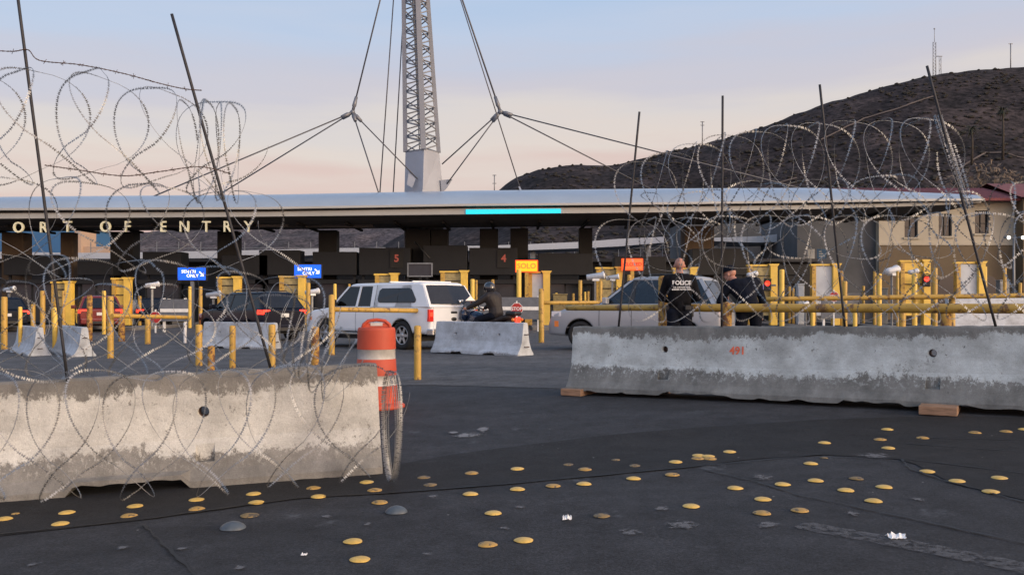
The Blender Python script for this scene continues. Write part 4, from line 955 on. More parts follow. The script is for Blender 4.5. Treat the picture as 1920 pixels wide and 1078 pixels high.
# low equipment boxes
for k, (px, yt, w_, mm, lab) in enumerate([(1500, 532, 12, 'camwhite', 'white upright canister bollard in front of the pale panelled portal'), (1808, 536, 14, 'camwhite', 'white upright canister at the foot of the rightmost portal'), (312, 560, 10, 'gatewhite', 'white narrow cabinet right of the solid yellow portal'), (1050, 551, 26, 'khaki', 'low olive cabinet left of the silver SUV bonnet'), (1590, 550, 40, 'greymetal', 'grey cabinet behind the red stop disc'), (1880, 525, 18, 'greymetal', 'grey cabinet near the lamp post at the right edge'), (1650, 540, 24, 'greymetal', 'grey cabinet left of the wide solid yellow portal'), (252, 563, 12, 'gatewhite', 'white narrow cabinet touching the solid yellow portal')]):
    Y = 47.5; c = gx(px, Y); w = w_*Y/FOC; h = zz(yt, Y)-c.z-.16; r = empty('lane_cabinet', c+Vector((0, 0, .16)), 0, lab, 'cabinet', 'lane cabinets beside the portals')
    m_ = MB(); m_.b2(-w/2, w/2, -.2, .2, 0, h-.06); m_.build('body', M[mm], r, bevel=.02); m_ = MB(); m_.b2(-w/2-.03, w/2+.03, -.23, .23, h-.058, h); m_.build('lid', M[mm], r, bevel=.02)
    m_ = MB(); m_.b2(-w/2+.05, w/2-.05, -.215, -.202, .1, h-.2); m_.build('door', M[mm], r)
# bollards: (photo column, top row, foot row or distance, width px, look, label)
BG = 'yellow steel bollards'
def bollard(px, yt, yb, w_px, mname, label, Y=None, cap=True, name='bollard', cat='bollard', grp=BG):
    if Y is None: g_ = GP(px, yb)
    else: g_ = gx(px, Y)
    s = FOC/g_.y; r_ = w_px/2/s; h = CAMZ+(HY-yt)/s-g_.z
    m_ = MB(); prof = [(r_*1.0, -.02), (r_, h-r_*.5), (r_*.93, h-r_*.22), (r_*.7, h-r_*.06), (.001, h)] if cap else [(r_, -.02), (r_, h), (r_*.88, h), (r_*.86, h-.08), (.001, h-.08)]
    m_.lathe(prof, (0, 0, 0), 18); o = m_.build(name, M[mname]); o.location = g_; tag(o, label, cat, grp); return o
bollard(783, 610, 712, 13.5, 'yellow', 'yellow bollard standing alone right of the traffic drum')
bollard(373, 608, 686, 12.5, 'yellow', 'leftmost of the yellow bollards before the barrier in front of the dark SUV')
bollard(396, 648, 698, 13, 'yellow_rust', 'short rusty bollard just above the near left barrier')
bollard(436, 610, 690, 11.5, 'yellow', 'yellow bollard in front of the middle of the pale barrier by the dark SUV')
bollard(510, 608, 692, 13, 'yellow', 'yellow bollard below the dark SUV tail lamp')
bollard(591, 612, 690, 15, 'yellow_rust', 'rusty flaking bollard in front of the white pickup front wheel')
bollard(207, 555, 672, 11.5, 'yellow', 'tall yellow bollard right of the two short barriers at the left')
bollard(8, 556, 655, 11, 'yellow', 'tall yellow bollard at the extreme left edge')
bollard(168, 553, 640, 10, 'yellow_rust', 'dull yellow bollard in front of the dark red car')
bollard(277, 590, 645, 10, 'yellow', 'yellow bollard supporting the left hand rail')
bollard(228, 596, 640, 12, 'yellow_rust', 'rust stained bollard at the foot of the solid yellow portal')
bollard(347, 605, 643, 5.5, 'gatewhite', 'slim white post at the end of the left hand rail')
far = [(38, 575, 615, 7, 'white car at the far left'), (62, 570, 612, 8, ''), (80, 545, 612, 9, ''), (103, 576, 625, 9, ''), (119, 545, 610, 6, ''), (195, 545, 612, 7, ''), (262, 555, 607, 6, ''), (292, 566, 605, 5, ''), (303, 567, 605, 5, ''), (314, 566, 604, 5, ''), (356, 537, 605, 6, ''), (376, 537, 604, 7, ''), (578, 530, 606, 8, ''), (628, 532, 610, 6, ''), (655, 532, 606, 5, ''), (886, 523, 604, 8, ''), (893, 525, 602, 5, ''), (924, 524, 602, 6, ''), (973, 505, 604, 9, ''), (1043, 549, 600, 5, ''), (1075, 550, 598, 5, ''), (1088, 525, 600, 7, ''), (1097, 547, 598, 4.5, ''), (1103, 546, 598, 4.5, ''), (1126, 526, 600, 7, ''), (1147, 544, 598, 5, ''), (1180, 515, 600, 8, ''), (1466, 505, 604, 9, ''), (1480, 537, 604, 5, ''), (1487, 540, 604, 5, ''), (1578, 508, 606, 6, ''), (1584, 527, 612, 9, ''), (1603, 580, 614, 8, ''), (1524, 585, 614, 7, ''), (1619, 536, 604, 5, ''), (1640, 508, 606, 6, ''), (1649, 513, 606, 8, ''), (1683, 508, 612, 5, ''), (1692, 560, 614, 12, ''), (1715, 512, 616, 9, ''), (1753, 502, 606, 9, ''), (1785, 570, 614, 11, ''), (1848, 500, 606, 5, ''), (1884, 502, 604, 6, ''), (1913, 530, 604, 6, '')]
marks = ['leftmost', 'second from the left', 'third from the left', 'fourth from the left', 'fifth from the left', 'sixth from the left', 'seventh from the left', 'eighth from the left', 'ninth from the left', 'tenth from the left', 'eleventh from the left', 'twelfth from the left', 'thirteenth from the left', 'fourteenth from the left']
areas = [(0, 150, 'near the leftmost portal'), (150, 330, 'left of the first blue sign'), (330, 800, 'behind the dark SUV and white pickup'), (800, 1000, 'behind the motorcyclist'), (1000, 1220, 'around the silver SUV bonnet'), (1220, 1500, 'right of the second officer'), (1500, 1700, 'left of the wide solid yellow portal'), (1700, 1930, 'at the wide yellow portal or right of it')]
for a0, a1, lab in areas:
    sel = sorted([f for f in far if a0 <= f[0] < a1])
    for k, f in enumerate(sel):
        Yf = {4.5: 52, 5: 50, 5.5: 48, 6: 46, 7: 44}.get(f[3], 42 if f[3] < 10 else 30)
        if f[2] >= 610: Yf = min(Yf, 38)
        if f[2] >= 614: Yf = 26
        bollard(f[0], f[1], f[2], f[3], 'yellow' if k % 3 else 'yellow_clean', 'distant yellow bollard %s, %s' % (lab, marks[k].replace(' from the left', ' from left')), Y=Yf)

# rails: pipe rails with their posts
RG = 'yellow pipe rails'
def rail(pts, r_, posts, label, name='pipe_rail', m_='yellow'):       # pts world; posts: (world point at top, radius, z top)
    base = Vector(pts[0]); base.z = G(base.x, base.y); o_ = empty(name, base, 0, label, 'rail', RG)
    mb = MB(); n = 10; P = []
    for a, b_ in zip(pts[:-1], pts[1:]):
        for k in range(n): P.append(Vector(a).lerp(Vector(b_), k/n)-base)
    P.append(Vector(pts[-1])-base); mb.tube(P, r_, 14); mb.build('rail', M[m_], o_)
    for (x, y, zt_, rp, mm) in posts:
        g0 = G(x, y); q = MB(); q.lathe([(rp, g0-.02), (rp, zt_-rp*.4), (rp*.8, zt_-rp*.1), (.001, zt_)], (x-base.x, y-base.y, -base.z), 16); q.build('post', M[mm], o_)
    return o_
def Ws(px, py, s): return Vector(((px-CX)/s, FOC/s, CAMZ-(py-HY)/s))
rail([Ws(210, 592, 74), Ws(350, 595, 66)], .055, [], 'pale yellow pipe rail over the lane at the left')
q0, q1 = Ws(622, 580, 72), Ws(815, 583, 66); rail([q0, q1], .065, [(q0.x, q0.y, CAMZ+(HY-552)/72, .078, 'yellow')], 'yellow pipe rail crossing in front of the white pickup, with one post')
q0, q1 = Ws(1015, 568, 58), Ws(1250, 566, 54); rail([q0, q1], .06, [(q0.x, q0.y, CAMZ+(HY-541)/58, .088, 'yellow')], 'thin yellow pipe rail in front of the silver SUV bonnet, with one tall post')
q0, q1, q2 = Ws(1064, 577, 96), Ws(1243, 577, 112), Ws(2050, 579, 150)
rail([q0, q1+Vector((0, .0, 0))], .055, [], 'slim yellow pipe rail running left from the thick rusty post')
rail([q1, q2], .066, [(q1.x, q1.y, CAMZ+(HY-517)/112, .078, 'yellow_rust'), (lerp(q1.x, q2.x, .19), lerp(q1.y, q2.y, .19), CAMZ+(HY-566)/118, .074, 'yellow_rust'), (lerp(q1.x, q2.x, .72), lerp(q1.y, q2.y, .72), 1.15, .07, 'yellow_rust')], 'long thick yellow pipe rail in front of both officers, starting at a rusty post')
q0, q1 = Ws(1428, 561, 62), Ws(2000, 553, 66)
rail([q0, q1], .07, [(Ws(1785, 0, 64).x, Ws(1785, 0, 64).y, 1.5, .09, 'yellow')], 'farther yellow pipe rail behind the thick one at the right')
# swing gates with stop discs
def text_on(parent, txt, size, m_, loc, bold=.002): return text_mesh('lettering', txt, size, m_, parent, loc, None, .004, bold=bold)
def stop_disc(px, py, s, rpx, label):
    p = Ws(px, py, s); rr = rpx/s; r = empty('stop_sign', p, 0, label, 'stop sign', 'red stop signs on the lane gates')
    m_ = MB(); m_.slab([Vector((rr*math.cos(R(22.5+45*k)), 0, rr*math.sin(R(22.5+45*k)))) for k in range(8)], (0, .02, 0)); m_.build('sign_edge', M['gatewhite'], r)
    m_ = MB(); m_.slab([Vector((rr*.92*math.cos(R(22.5+45*k)), -.012, rr*.92*math.sin(R(22.5+45*k)))) for k in range(8)], (0, .009, 0)); m_.build('sign_face', M['signred'], r)
    text_mesh('lettering', 'STOP', rr*.72, M['whitetext'], r, (0, -.016, 0), None, .003, bold=.004); z0 = G(p.x, p.y)-p.z
    m_ = MB(); m_.b2(-.03, .03, .022, .06, z0, rr*1.25); m_.build('post', M['gatewhite'], r)
def gate(px0, px1, Y, z0, label):
    a, b_ = gx(px0, Y), gx(px1, Y); w = b_.x-a.x; r = empty('lane_gate', a, 0, label, 'gate', 'grey and white lane gates')
    m_ = MB(); m_.b2(0, w, 0, .06, z0+.52, z0+.95); m_.b2(0, w, 0, .06, z0-.05, z0+.36); m_.build('grey_board', M['gategrey'], r); m_ = MB(); m_.b2(0, w, -.01, .07, z0+.362, z0+.518); m_.build('white_board', M['gatewhite'], r)
    m_ = MB()
    for x in (.15, w-.15): m_.b2(x-.05, x+.05, .072, .16, 0, z0+1.0)
    m_.build('gate_post', M['gatewhite'], r)
gate(900, 1016, 40, .62, 'grey gate with a white stripe behind the motorcyclist'); gate(300, 352, 40, .55, 'dark grey gate left of the dark SUV'); gate(1180, 1290, 44, .62, 'grey gate hidden mostly behind the silver SUV'); gate(1540, 1590, 42, .62, 'grey gate behind the thick rail under the pale panelled portal')
stop_disc(969, 579, 44, 12, 'red octagonal stop sign on the gate right of the motorcyclist'); stop_disc(1564, 556, 42, 10, 'red stop sign behind the far rail right of the officers'); stop_disc(291, 595, 42, 12, 'dull red stop sign left of the dark SUV')
# lit lane signs
def lit_sign(px0, px1, y0, y1, Y, face, lines, label, tsize, tm, border=None, arrow=False, name='lit_sign', post='yellow', xs_=1.0, offs=None):
    a, b_ = W(px0, y1, Y), W(px1, y0, Y); c = (a+b_)/2; w, h = b_.x-a.x, b_.z-a.z; g0 = G(c.x, Y)
    r = empty(name, (c.x, Y, g0), 0, label, 'lit sign', 'lit lane signs'); zc = c.z-g0
    m_ = MB(); m_.b2(-w/2-.05, w/2+.05, .01, .25, zc-h/2-.05, zc+h/2+.05); m_.build('housing', M[border] if border else M['black'], r)
    m_ = MB(); m_.b2(-w/2, w/2, -.01, .008, zc-h/2, zc+h/2); m_.build('face', M[face], r)
    for k, ln in enumerate(lines):
        ox = offs[k] if offs else 0
        text_mesh('lettering', ln, tsize, M[tm], r, (ox, -.03, zc+(len(lines)-1-2*k)*tsize*.46), None, .012, bold=tsize*.004, xs=xs_)
    if arrow:
        m_ = MB(); x, z = w/2-.22, zc; m_.slab([Vector((x-.13, -.016, z+.10)), Vector((x-.09, -.016, z+.14)), Vector((x+.10, -.016, z-.05)), Vector((x+.06, -.016, z-.09))], (0, -.01, 0)); m_.slab([Vector((x+.13, -.016, z-.13)), Vector((x+.13, -.016, z+.07)), Vector((x-.07, -.016, z-.13))], (0, -.01, 0)); m_.build('arrow', M[tm], r)
    m_ = MB(); m_.b2(-.09, .09, .05, .2, 0, zc-h/2-.052); m_.build('post', M[post], r)
lit_sign(333.5, 385.5, 502, 525, 47, 'blueled', ['SENTRI', 'ONLY'], 'blue lit sign reading SENTRI ONLY left of the dark SUV', .24, 'whiteled', arrow=True, post='greymetal', offs=(-.16, .05))
lit_sign(552, 602, 496.5, 521, 47, 'blueled', ['SENTRI', 'ONLY'], 'blue lit sign reading SENTRI ONLY left of the white pickup', .24, 'whiteled', arrow=True, post='greymetal', offs=(-.16, .05))
lit_sign(968, 1007, 489.5, 508.5, 45.5, 'amberled', ['SOLO'], 'glowing amber lit sign with a red border right of the motorcyclist', .38, 'orangeled', 'redled')
lit_sign(1168, 1204, 486.5, 505, 45.5, 'orangeled', ['CLOSED'], 'orange red lit sign above the silver SUV', .26, 'signred', 'redled')
# blue and white notice boards at the right
for px, w_, mm, lab in ((1521, 13, 'lightgrey', 'white notice board left of its blue neighbour under the pale canopy'), (1541, 17, 'blueclad', 'blue notice board right of its white neighbour under the pale canopy')):
    Y = 60; a, b_ = W(px-w_/2, 485, Y), W(px+w_/2, 467, Y); c = (a+b_)/2; r = empty('notice_board', (c.x, Y, 0), 0, lab, 'notice board')
    m_ = MB(); m_.b2(a.x-c.x, b_.x-c.x, 0, .08, a.z, b_.z); m_.build('board', M[mm], r); m_ = MB(); m_.b2(-.05, .05, .09, .17, 0, b_.z-.1); m_.build('post', M['greymetal'], r)
    if mm == 'blueclad':
        m_ = MB()
        for k in range(3): m_.b2(a.x-c.x+.1, b_.x-c.x-.1-.12*k, -.012, -.003, a.z+.14+k*.16, a.z+.2+k*.16)
        m_.build('printed_lines', M['lightgrey'], r)
# street lamps
def street_lamp(px, py, Y, label, lit=True, gap=.5):
    p = W(px, py, Y); r = empty('street_lamp', (p.x, Y, 0), 0, label, 'street lamp', 'street lamps'); m_ = MB(); m_.tube([(0, 0, 0), (0, 0, p.z)], [.11, .07], 8); m_.tube([(-gap, 0, p.z), (gap, 0, p.z)], .04, 6); m_.build('pole', M['greymetal'], r)
    for sx in (-1, 1):
        m_ = MB(); m_.box((sx*gap, -.05, p.z+.02), (.34, .4, .16)); h_ = m_.build('lamp_head', M['greymetal'], r, bevel=.03); m_ = MB(); m_.lathe([(.001, -.02), (.12, 0), (.13, .04)], (sx*gap, -.28, p.z), 10, 0, Matrix.Rotation(R(-90), 3, 'X')); m_.build('lamp', M['lamplit'], h_)
M['lamplit'] = mat('lit_lamp', (1, .93, .8), .4, var=.01, emit=3)
street_lamp(1901, 446, 62, 'twin headed street lamp, lit, at the right edge before the cream building'); street_lamp(606, 461, 90, 'small lit twin lamp under the canopy left of the wide central column', gap=.25); street_lamp(1758, 62+396, 60, 'single dark pole between the first two windows of the cream building') if False else None
M['lampcol'] = M['greymetal']
# light poles seen behind the canopy
for px, y0, lab in ((160, 400, ''),): pass

# ---------------------------------------------------------------- razor wire
def wire_axis(pts):                      # pts: (px, py, s, radius m)
    out = []
    for (px, py, s, r) in pts: out.append((Ws(px, py, s), r))
    return out
def coil(pts, pitch, label, seed, mcl=1, thick=.0022, barb=.024, bs=1.0, jit=.12, amp=.5, squash=1.0, lean=0.0, grp='razor wire coils', phase=0, spoke=None):
    rg = random.Random(seed); ax = wire_axis(pts); lens = [0]
    for a, b_ in zip(ax[:-1], ax[1:]): lens.append(lens[-1]+(b_[0]-a[0]).length)
    Lt = lens[-1]; turns = max(1, int(round(Lt/pitch))); seg = 46; P = []
    jr = [rg.uniform(-jit, jit) for _ in range(turns+3)]; jx = [rg.uniform(-jit, jit)*pitch for _ in range(turns+3)]; jz = [rg.uniform(-jit, jit)*.35 for _ in range(turns+3)]; jt = [rg.uniform(-1, 1)*jit*1.5 for _ in range(turns+3)]
    def axp(d):
        d = min(max(d, 0), Lt)
        for i in range(len(lens)-1):
            if d <= lens[i+1] or i == len(lens)-2:
                t = (d-lens[i])/max(1e-6, lens[i+1]-lens[i]); return ax[i][0].lerp(ax[i+1][0], t), lerp(ax[i][1], ax[i+1][1], t), (ax[i+1][0]-ax[i][0]).normalized()
    for k in range(turns*seg+1):
        th = 2*math.pi*k/seg; T = th/(2*math.pi); n0 = int(T); f = T-n0; f = f*f*(3-2*f)
        J = lambda A: lerp(A[n0], A[min(n0+1, len(A)-1)], f)
        r_j = J(jr); x_j = J(jx); z_j = J(jz); t_j = J(jt)
        c, r, tx_ = axp(T*Lt/turns); hz = Vector((-tx_.y, tx_.x, 0)).normalized()
        w = math.cos((mcl+.5)*th+phase)
        w = math.copysign(abs(w)**.8, w)
        rr = r*(1+r_j)*(1+.035*math.cos(3*th))
        u = math.cos(th+.4); v = math.sin(th+.4)
        P.append(c+tx_*(amp*pitch*w+x_j+(lean+t_j)*rr*v)+hz*(rr*u*squash)+Vector((0, 0, rr*v+z_j*rr)))
    for p in P:
        g0 = G(p.x, p.y)+.006
        if p.z < g0: p.z = g0
    mb = MB(); mb.tube(P, thick, 5, 0)
    tot = 0; nxt = 0
    for a, b_ in zip(P[:-1], P[1:]):
        l = (b_-a).length
        while nxt < tot+l:
            q = a.lerp(b_, (nxt-tot)/l); t = (b_-a).normalized(); side = t.cross(Vector((0.2, -.9, .3))).normalized()
            side = (side*math.cos(nxt*2.1)+t.cross(side)*math.sin(nxt*2.1)).normalized()
            hl, hw = .0085*bs, .0105*bs; th_ = t.cross(side)*.0007
            mb.add([q-t*hl-side*hw, q-t*hl*.2, q+t*hl-side*hw, q+t*hl+side*hw, q+t*hl*.2, q-t*hl+side*hw], [(0, 1, 2), (3, 4, 5), (1, 4, 5), (1, 4, 3)] if False else [(0, 1, 5), (1, 2, 3), (1, 3, 4), (1, 4, 5)])
            nxt += barb*rg.uniform(.85, 1.15)
        tot += l
    o = mb.build('razor_wire_coil', M['steel']); tag(o, label, 'razor wire', grp); return o
def rod(a, b_, r_, label, name='steel_rod', mm='rebar', grp='steel rods holding up the razor wire'):
    n = 9; P = [a.lerp(b_, i/n)+Vector((0, 0, 0)) for i in range(n+1)]; base = a.copy()
    mb = MB(); mb.tube([p-base for p in P], r_, 8); L_ = (b_-a).length
    d = (b_-a).normalized()
    o = mb.build(name, M[mm]); o.location = base; tag(o, label, 'rod', grp); return o
# left rods rise behind the near left barrier
sA, sB = 255, 252
rod(Ws(127, 716, 258), Ws(30, -30, 266), .011, 'dark steel rod rising from the barrier near the left edge of the photo'); rod(Ws(508, 692, 246), Ws(322, 27, 254), .0115, 'dark steel rod leaning left over the middle of the near left barrier')
for k, (a, b_, lab) in enumerate([((1160, 612, 150), (1199, 210, 152), 'leftmost leaning rod on the raised right barrier'), ((1353, 612, 161), (1355, 180, 163), 'upright rod on the raised right barrier between the two officers'), ((1584, 612, 174), (1537, 159, 177), 'rod leaning slightly left on the right barrier, left of the wide yellow portal'), ((1867, 612, 193), (1738, 124, 192), 'long rod leaning far left at the right end of the raised barrier')]):
    rod(Ws(*a), Ws(*b_), .0135, lab)
LT, LB, LS = .0016, .033, 1.2      # left coils: core radius, blade spacing, blade size
RT, RB, RS = .0019, .052, 1.6       # right coils stand farther away
coil([(-190, 238, 272, .40), (150, 236, 264, .40), (300, 262, 259, .37), (440, 285, 254, .35)], .235, 'topmost razor wire coil of wide open loops against the sky at the left', 11, 1, LT, LB, LS, .035, 1.0)
coil([(350, 280, 256, .36), (448, 285, 253, .38)], .075, 'tight bunch of razor wire loops around the top of the second leaning rod', 12, 1, LT, LB, LS, .06, .5)
coil([(-160, 425, 272, .36), (250, 425, 262, .33), (540, 440, 252, .30)], .27, 'second razor wire coil from the top, across the canopy lettering', 13, 1, LT, LB, LS, .06, .85)
coil([(-160, 590, 272, .43), (250, 592, 262, .42), (590, 610, 248, .36)], .27, 'razor wire coil standing on top of the near left barrier', 14, 1, LT, LB, LS, .06, .85)
coil([(-160, 610, 268, .36), (250, 618, 258, .35), (600, 625, 246, .30)], .30, 'smaller razor wire coil threaded behind the one on the near left barrier', 24, 2, LT, LB, LS, .08, .5, phase=1.2)
coil([(-120, 812, 292, .42), (300, 812, 280, .42), (716, 785, 264, .40)], .235, 'razor wire coil hanging down the face of the near left barrier', 15, 1, LT, LB, LS, .04, .95, squash=.35)
coil([(520, 590, 250, .30), (648, 700, 252, .34)], .07, 'tight sheaf of razor wire strands beside the traffic drum', 16, 1, LT, LB, LS, .12, .6, squash=.8, lean=.35)
coil([(728, 795, 262, .39), (742, 795, 260, .39)], .010, 'closed stack of razor wire loops hanging at the end of the near left barrier', 17, 1, LT, LB, LS, .012, .25, squash=.20)
coil([(1205, 385, 153, .56), (1340, 350, 160, .60), (1500, 325, 169, .56), (1780, 312, 187, .50)], .185, 'upper razor wire coil on the raised right barrier, against the hill', 18, 1, RT, RB, RS, .035, 1.25)
coil([(1180, 505, 152, .62), (1400, 500, 164, .62), (1650, 500, 178, .56), (1930, 495, 198, .52), (2060, 495, 206, .5)], .22, 'lower razor wire coil standing on the raised right barrier', 19, 1, RT, RB, RS, .035, 1.2)
coil([(1220, 440, 155, .48), (1500, 410, 168, .46), (1760, 405, 186, .42)], .36, 'middle razor wire coil linking the upper and lower ones at the right', 22, 2, RT, RB, RS, .08, .5, phase=.8)
coil([(1700, 455, 184, .40), (1990, 400, 204, .38)], .30, 'small extra razor wire coil before the cream building', 20, 1, RT, RB, RS, .08, .5)
coil([(1778, 300, 189, .46), (1796, 300, 190, .46)], .022, 'closed stack of tall narrow razor wire loops by the long leaning rod', 21, 1, RT, RB, RS, .03, .25, squash=.4, lean=-.28)
# strands of barbed wire
def strand(pts, label, seed):
    rg = random.Random(seed); P = []; W_ = [Ws(*p) for p in pts]
    for i in range(len(W_)-1):
        n = 14
        for k in range(n):
            t = k/n; p0 = W_[max(0, i-1)]; p1 = W_[i]; p2 = W_[i+1]; p3 = W_[min(len(W_)-1, i+2)]
            P.append(.5*((2*p1)+(p2-p0)*t+(2*p0-5*p1+4*p2-p3)*t*t+(3*p1-p0-3*p2+p3)*t**3))
    P.append(W_[-1]); mb = MB(); mb.tube([p+Vector((0, .003*math.sin(i*2.2), .004*math.cos(i*2.2))) for i, p in enumerate(P)], .0026, 5); mb.tube([p-Vector((0, .003*math.sin(i*2.2), .004*math.cos(i*2.2))) for i, p in enumerate(P)], .0022, 5)
    tot = 0; nxt = .05
    for a, b_ in zip(P[:-1], P[1:]):
        l = (b_-a).length
        while nxt < tot+l:
            q = a.lerp(b_, (nxt-tot)/l)
            for s_ in (-1, 1): v = Vector((rg.uniform(-1, 1), rg.uniform(-.4, .4), rg.uniform(-1, 1))).normalized()*.02; mb.tube([q-v, q+v], .0018, 4)
            nxt += .12
        tot += l
    o = mb.build('barbed_wire', M['rust']); tag(o, label, 'barbed wire', 'strands of barbed wire')
strand([(-60, 92, 268), (20, 97, 266), (52, 94, 265), (75, 114, 264), (150, 122, 262), (230, 138, 260), (300, 157, 258), (345, 167, 256), (378, 170, 255)], 'topmost barbed wire strand tied between the two left rods', 1)
strand([(84, 310, 262), (140, 318, 261), (230, 330, 260), (300, 322, 258), (375, 313, 256), (432, 326, 254)], 'sagging barbed wire strand between the two left rods lower down', 2)

# ---------------------------------------------------------------- road studs
def stud_mesh(r_, h, seed, mm, name='road_stud'):
    rg = random.Random(seed); m_ = MB(); n = 26; prof = [(1, 0), (.985, .10), (.93, .28), (.8, .52), (.58, .78), (.3, .95), (.001, 1)]
    vs = []
    for (a, b_) in prof:
        for j in range(n):
            t = 2*math.pi*j/n; k = 1+.035*math.sin(3*t+seed)+.02*math.sin(5*t+seed*2); vs.append(Vector((a*r_*k*math.cos(t), a*r_*k*math.sin(t), b_*h)))
    m_.add(vs, [(i*n+j, i*n+(j+1) % n, (i+1)*n+(j+1) % n, (i+1)*n+j) for i in range(len(prof)-1) for j in range(n)], 0, True)
    o = m_.build(name, M[mm]); return o
protos = [stud_mesh(.053, .0145, k, ['stud', 'studworn', 'stud'][k]) for k in range(3)]+[stud_mesh(.050, .012, 5, 'studdirty')]
for p in protos: p['_p'] = 1
used = set()
studs = {
 'beside the near left barrier foot': [(8, 974), (29, 964, .5), (114, 983), (126, 962), (242, 968), (254, 950), (369, 955), (369, 938), (481, 943), (476, 927), (597, 932), (588, 916), (703, 920), (688, 905)],
 'at the end of the near left barrier': [(795, 896, 1, 'd'), (807, 910, 1, 'd'), (885, 888), (970, 880), (1066, 872, .8, 'd'), (1097, 881), (1155, 863, .7, 'd'), (1190, 874, .9, 'd')],
 'in the line crossing mid road': [(712, 943), (882, 927), (970, 918), (1037, 912), (1095, 908), (1188, 898), (1260, 891)],
 'closest to the camera': [(662, 1016), (675, 1050), (914, 1022), (925, 963), (982, 1014), (1128, 968, 1, 'g'), (1296, 950)],
 'in the overlapping cluster': [(1267, 867), (1310, 855), (1309, 860.5), (1332, 861), (1328, 856.5), (1368, 848)],
 'scattered right of mid road': [(1378, 916), (1430, 937), (1429, 963), (1467, 909), (1500, 958), (1520, 870), (1529, 902), (1546, 831), (1545, 859, .6, 'd'), (1586, 920), (1606, 898, 1, 'g'), (1638, 940), (1658, 914)],
 'toward the right edge of the road': [(1650, 825), (1664, 806), (1666, 841), (1730, 822), (1739, 885), (1795, 903), (1828, 812), (1858, 923), (1874, 897), (1887, 810), (1921, 806)]}
ordn = ['leftmost', 'second', 'third', 'fourth', 'fifth', 'sixth', 'seventh', 'eighth', 'ninth', 'tenth', 'eleventh', 'twelfth', 'thirteenth', 'rightmost']
kk = 0
for lab, lst in studs.items():
    lst = sorted(lst)
    for k, it in enumerate(lst):
        c = GP(it[0], it[1]); ty = it[3] if len(it) > 3 else 'y'; sc = it[2] if len(it) > 2 else 1
        p = protos[3] if ty != 'y' else protos[kk % 3]; kk += 1
        if id(p) in used: o = p.copy(); COL.objects.link(o)
        else: o = p; used.add(id(p))
        if '_p' in o: del o['_p']
        o.location = (c.x, c.y, G(c.x, c.y)+.004); o.rotation_euler = (0, 0, kk*1.3); o.scale = (sc, sc, sc)
        w_ = 'rightmost' if k == len(lst)-1 else ordn[k]; w_ = w_ if w_ in ('leftmost', 'rightmost') else w_+' from the left'
        tag(o, '%s %s road stud, %s' % ({'y': 'yellow round', 'd': 'worn dusty', 'g': 'dull yellow'}[ty], '', w_) if False else '%s stud %s, %s' % ({'y': 'yellow', 'd': 'dusty', 'g': 'dull'}[ty], lab, w_), 'road stud', 'round road studs on the asphalt')
for px, py, r_, lab in ((437, 990, .076, 'larger dark grey dome stud nearest the left on the open road'), (743, 960, .070, 'larger blue grey dome stud left of the middle of the road')):
    o = stud_mesh(r_, .038, 9, 'studgrey', 'dome_stud'); c = GP(px, py); o.location = (c.x, c.y, G(c.x, c.y)+.003); tag(o, lab, 'road stud')
o = stud_mesh(.058, .015, 12, 'studdirty'); c = GP(468, 967.5); o.location = (c.x, c.y, c.z+.004); tag(o, 'worn wide yellow stud beside the dark grey dome', 'road stud', 'round road studs on the asphalt')
def litter(px, py, w, h, seed, label):
    rg = random.Random(seed); c = GP(px, py); n = 9; rows = []
    for j in range(6):
        row = []
        for i in range(n):
            x = (i/(n-1)-.5)*w*rg.uniform(.85, 1.1); y = (j/5-.5)*w*.8*rg.uniform(.85, 1.1); row.append(Vector((x, y, h*(.15+abs(noise.noise(Vector((i*.7, j*.9, seed))))*2.0)*(1-.7*((j-2.5)/2.5)**2)+.004)))
        rows.append(row)
    m_ = MB(); m_.grid(rows, 0, False); o = m_.build('litter', M['paper']); md = o.modifiers.new('t', 'SOLIDIFY'); md.thickness = .002; o.location = c+Vector((0, 0, .006)); tag(o, label, 'litter')
litter(1680, 1010, .085, .022, 1, 'crumpled piece of white paper on the road at the lower right'); litter(1063, 976, .05, .03, 2, 'small scrap of grey white litter in the middle of the road'); litter(570, 1043, .03, .01, 3, 'tiny white scrap left of the two nearest yellow studs')
for k, (px, py, w, l) in enumerate([(948, 991, .05, .05), (812, 932, .07, .08), (1240, 955, .08, .08), (1280, 985, .14, .12), (1440, 985, .12, .1), (1600, 965, .06, .08), (1720, 937, .06, .07), (340, 1030, .05, .05), (230, 1028, .06, .05), (450, 1066, .05, .04), (800, 1040, .05, .04), (610, 970, .05, .05), (1180, 1000, .10, .1), (976, 952, .06, .06), (60, 1060, .06, .05), (690, 984, .04, .05), (1640, 855, .2, .14), (1430, 896, .10, .12)]):
    ground_mark(px, py, w*1.3, l*1.6, 40+k, 'stain2')

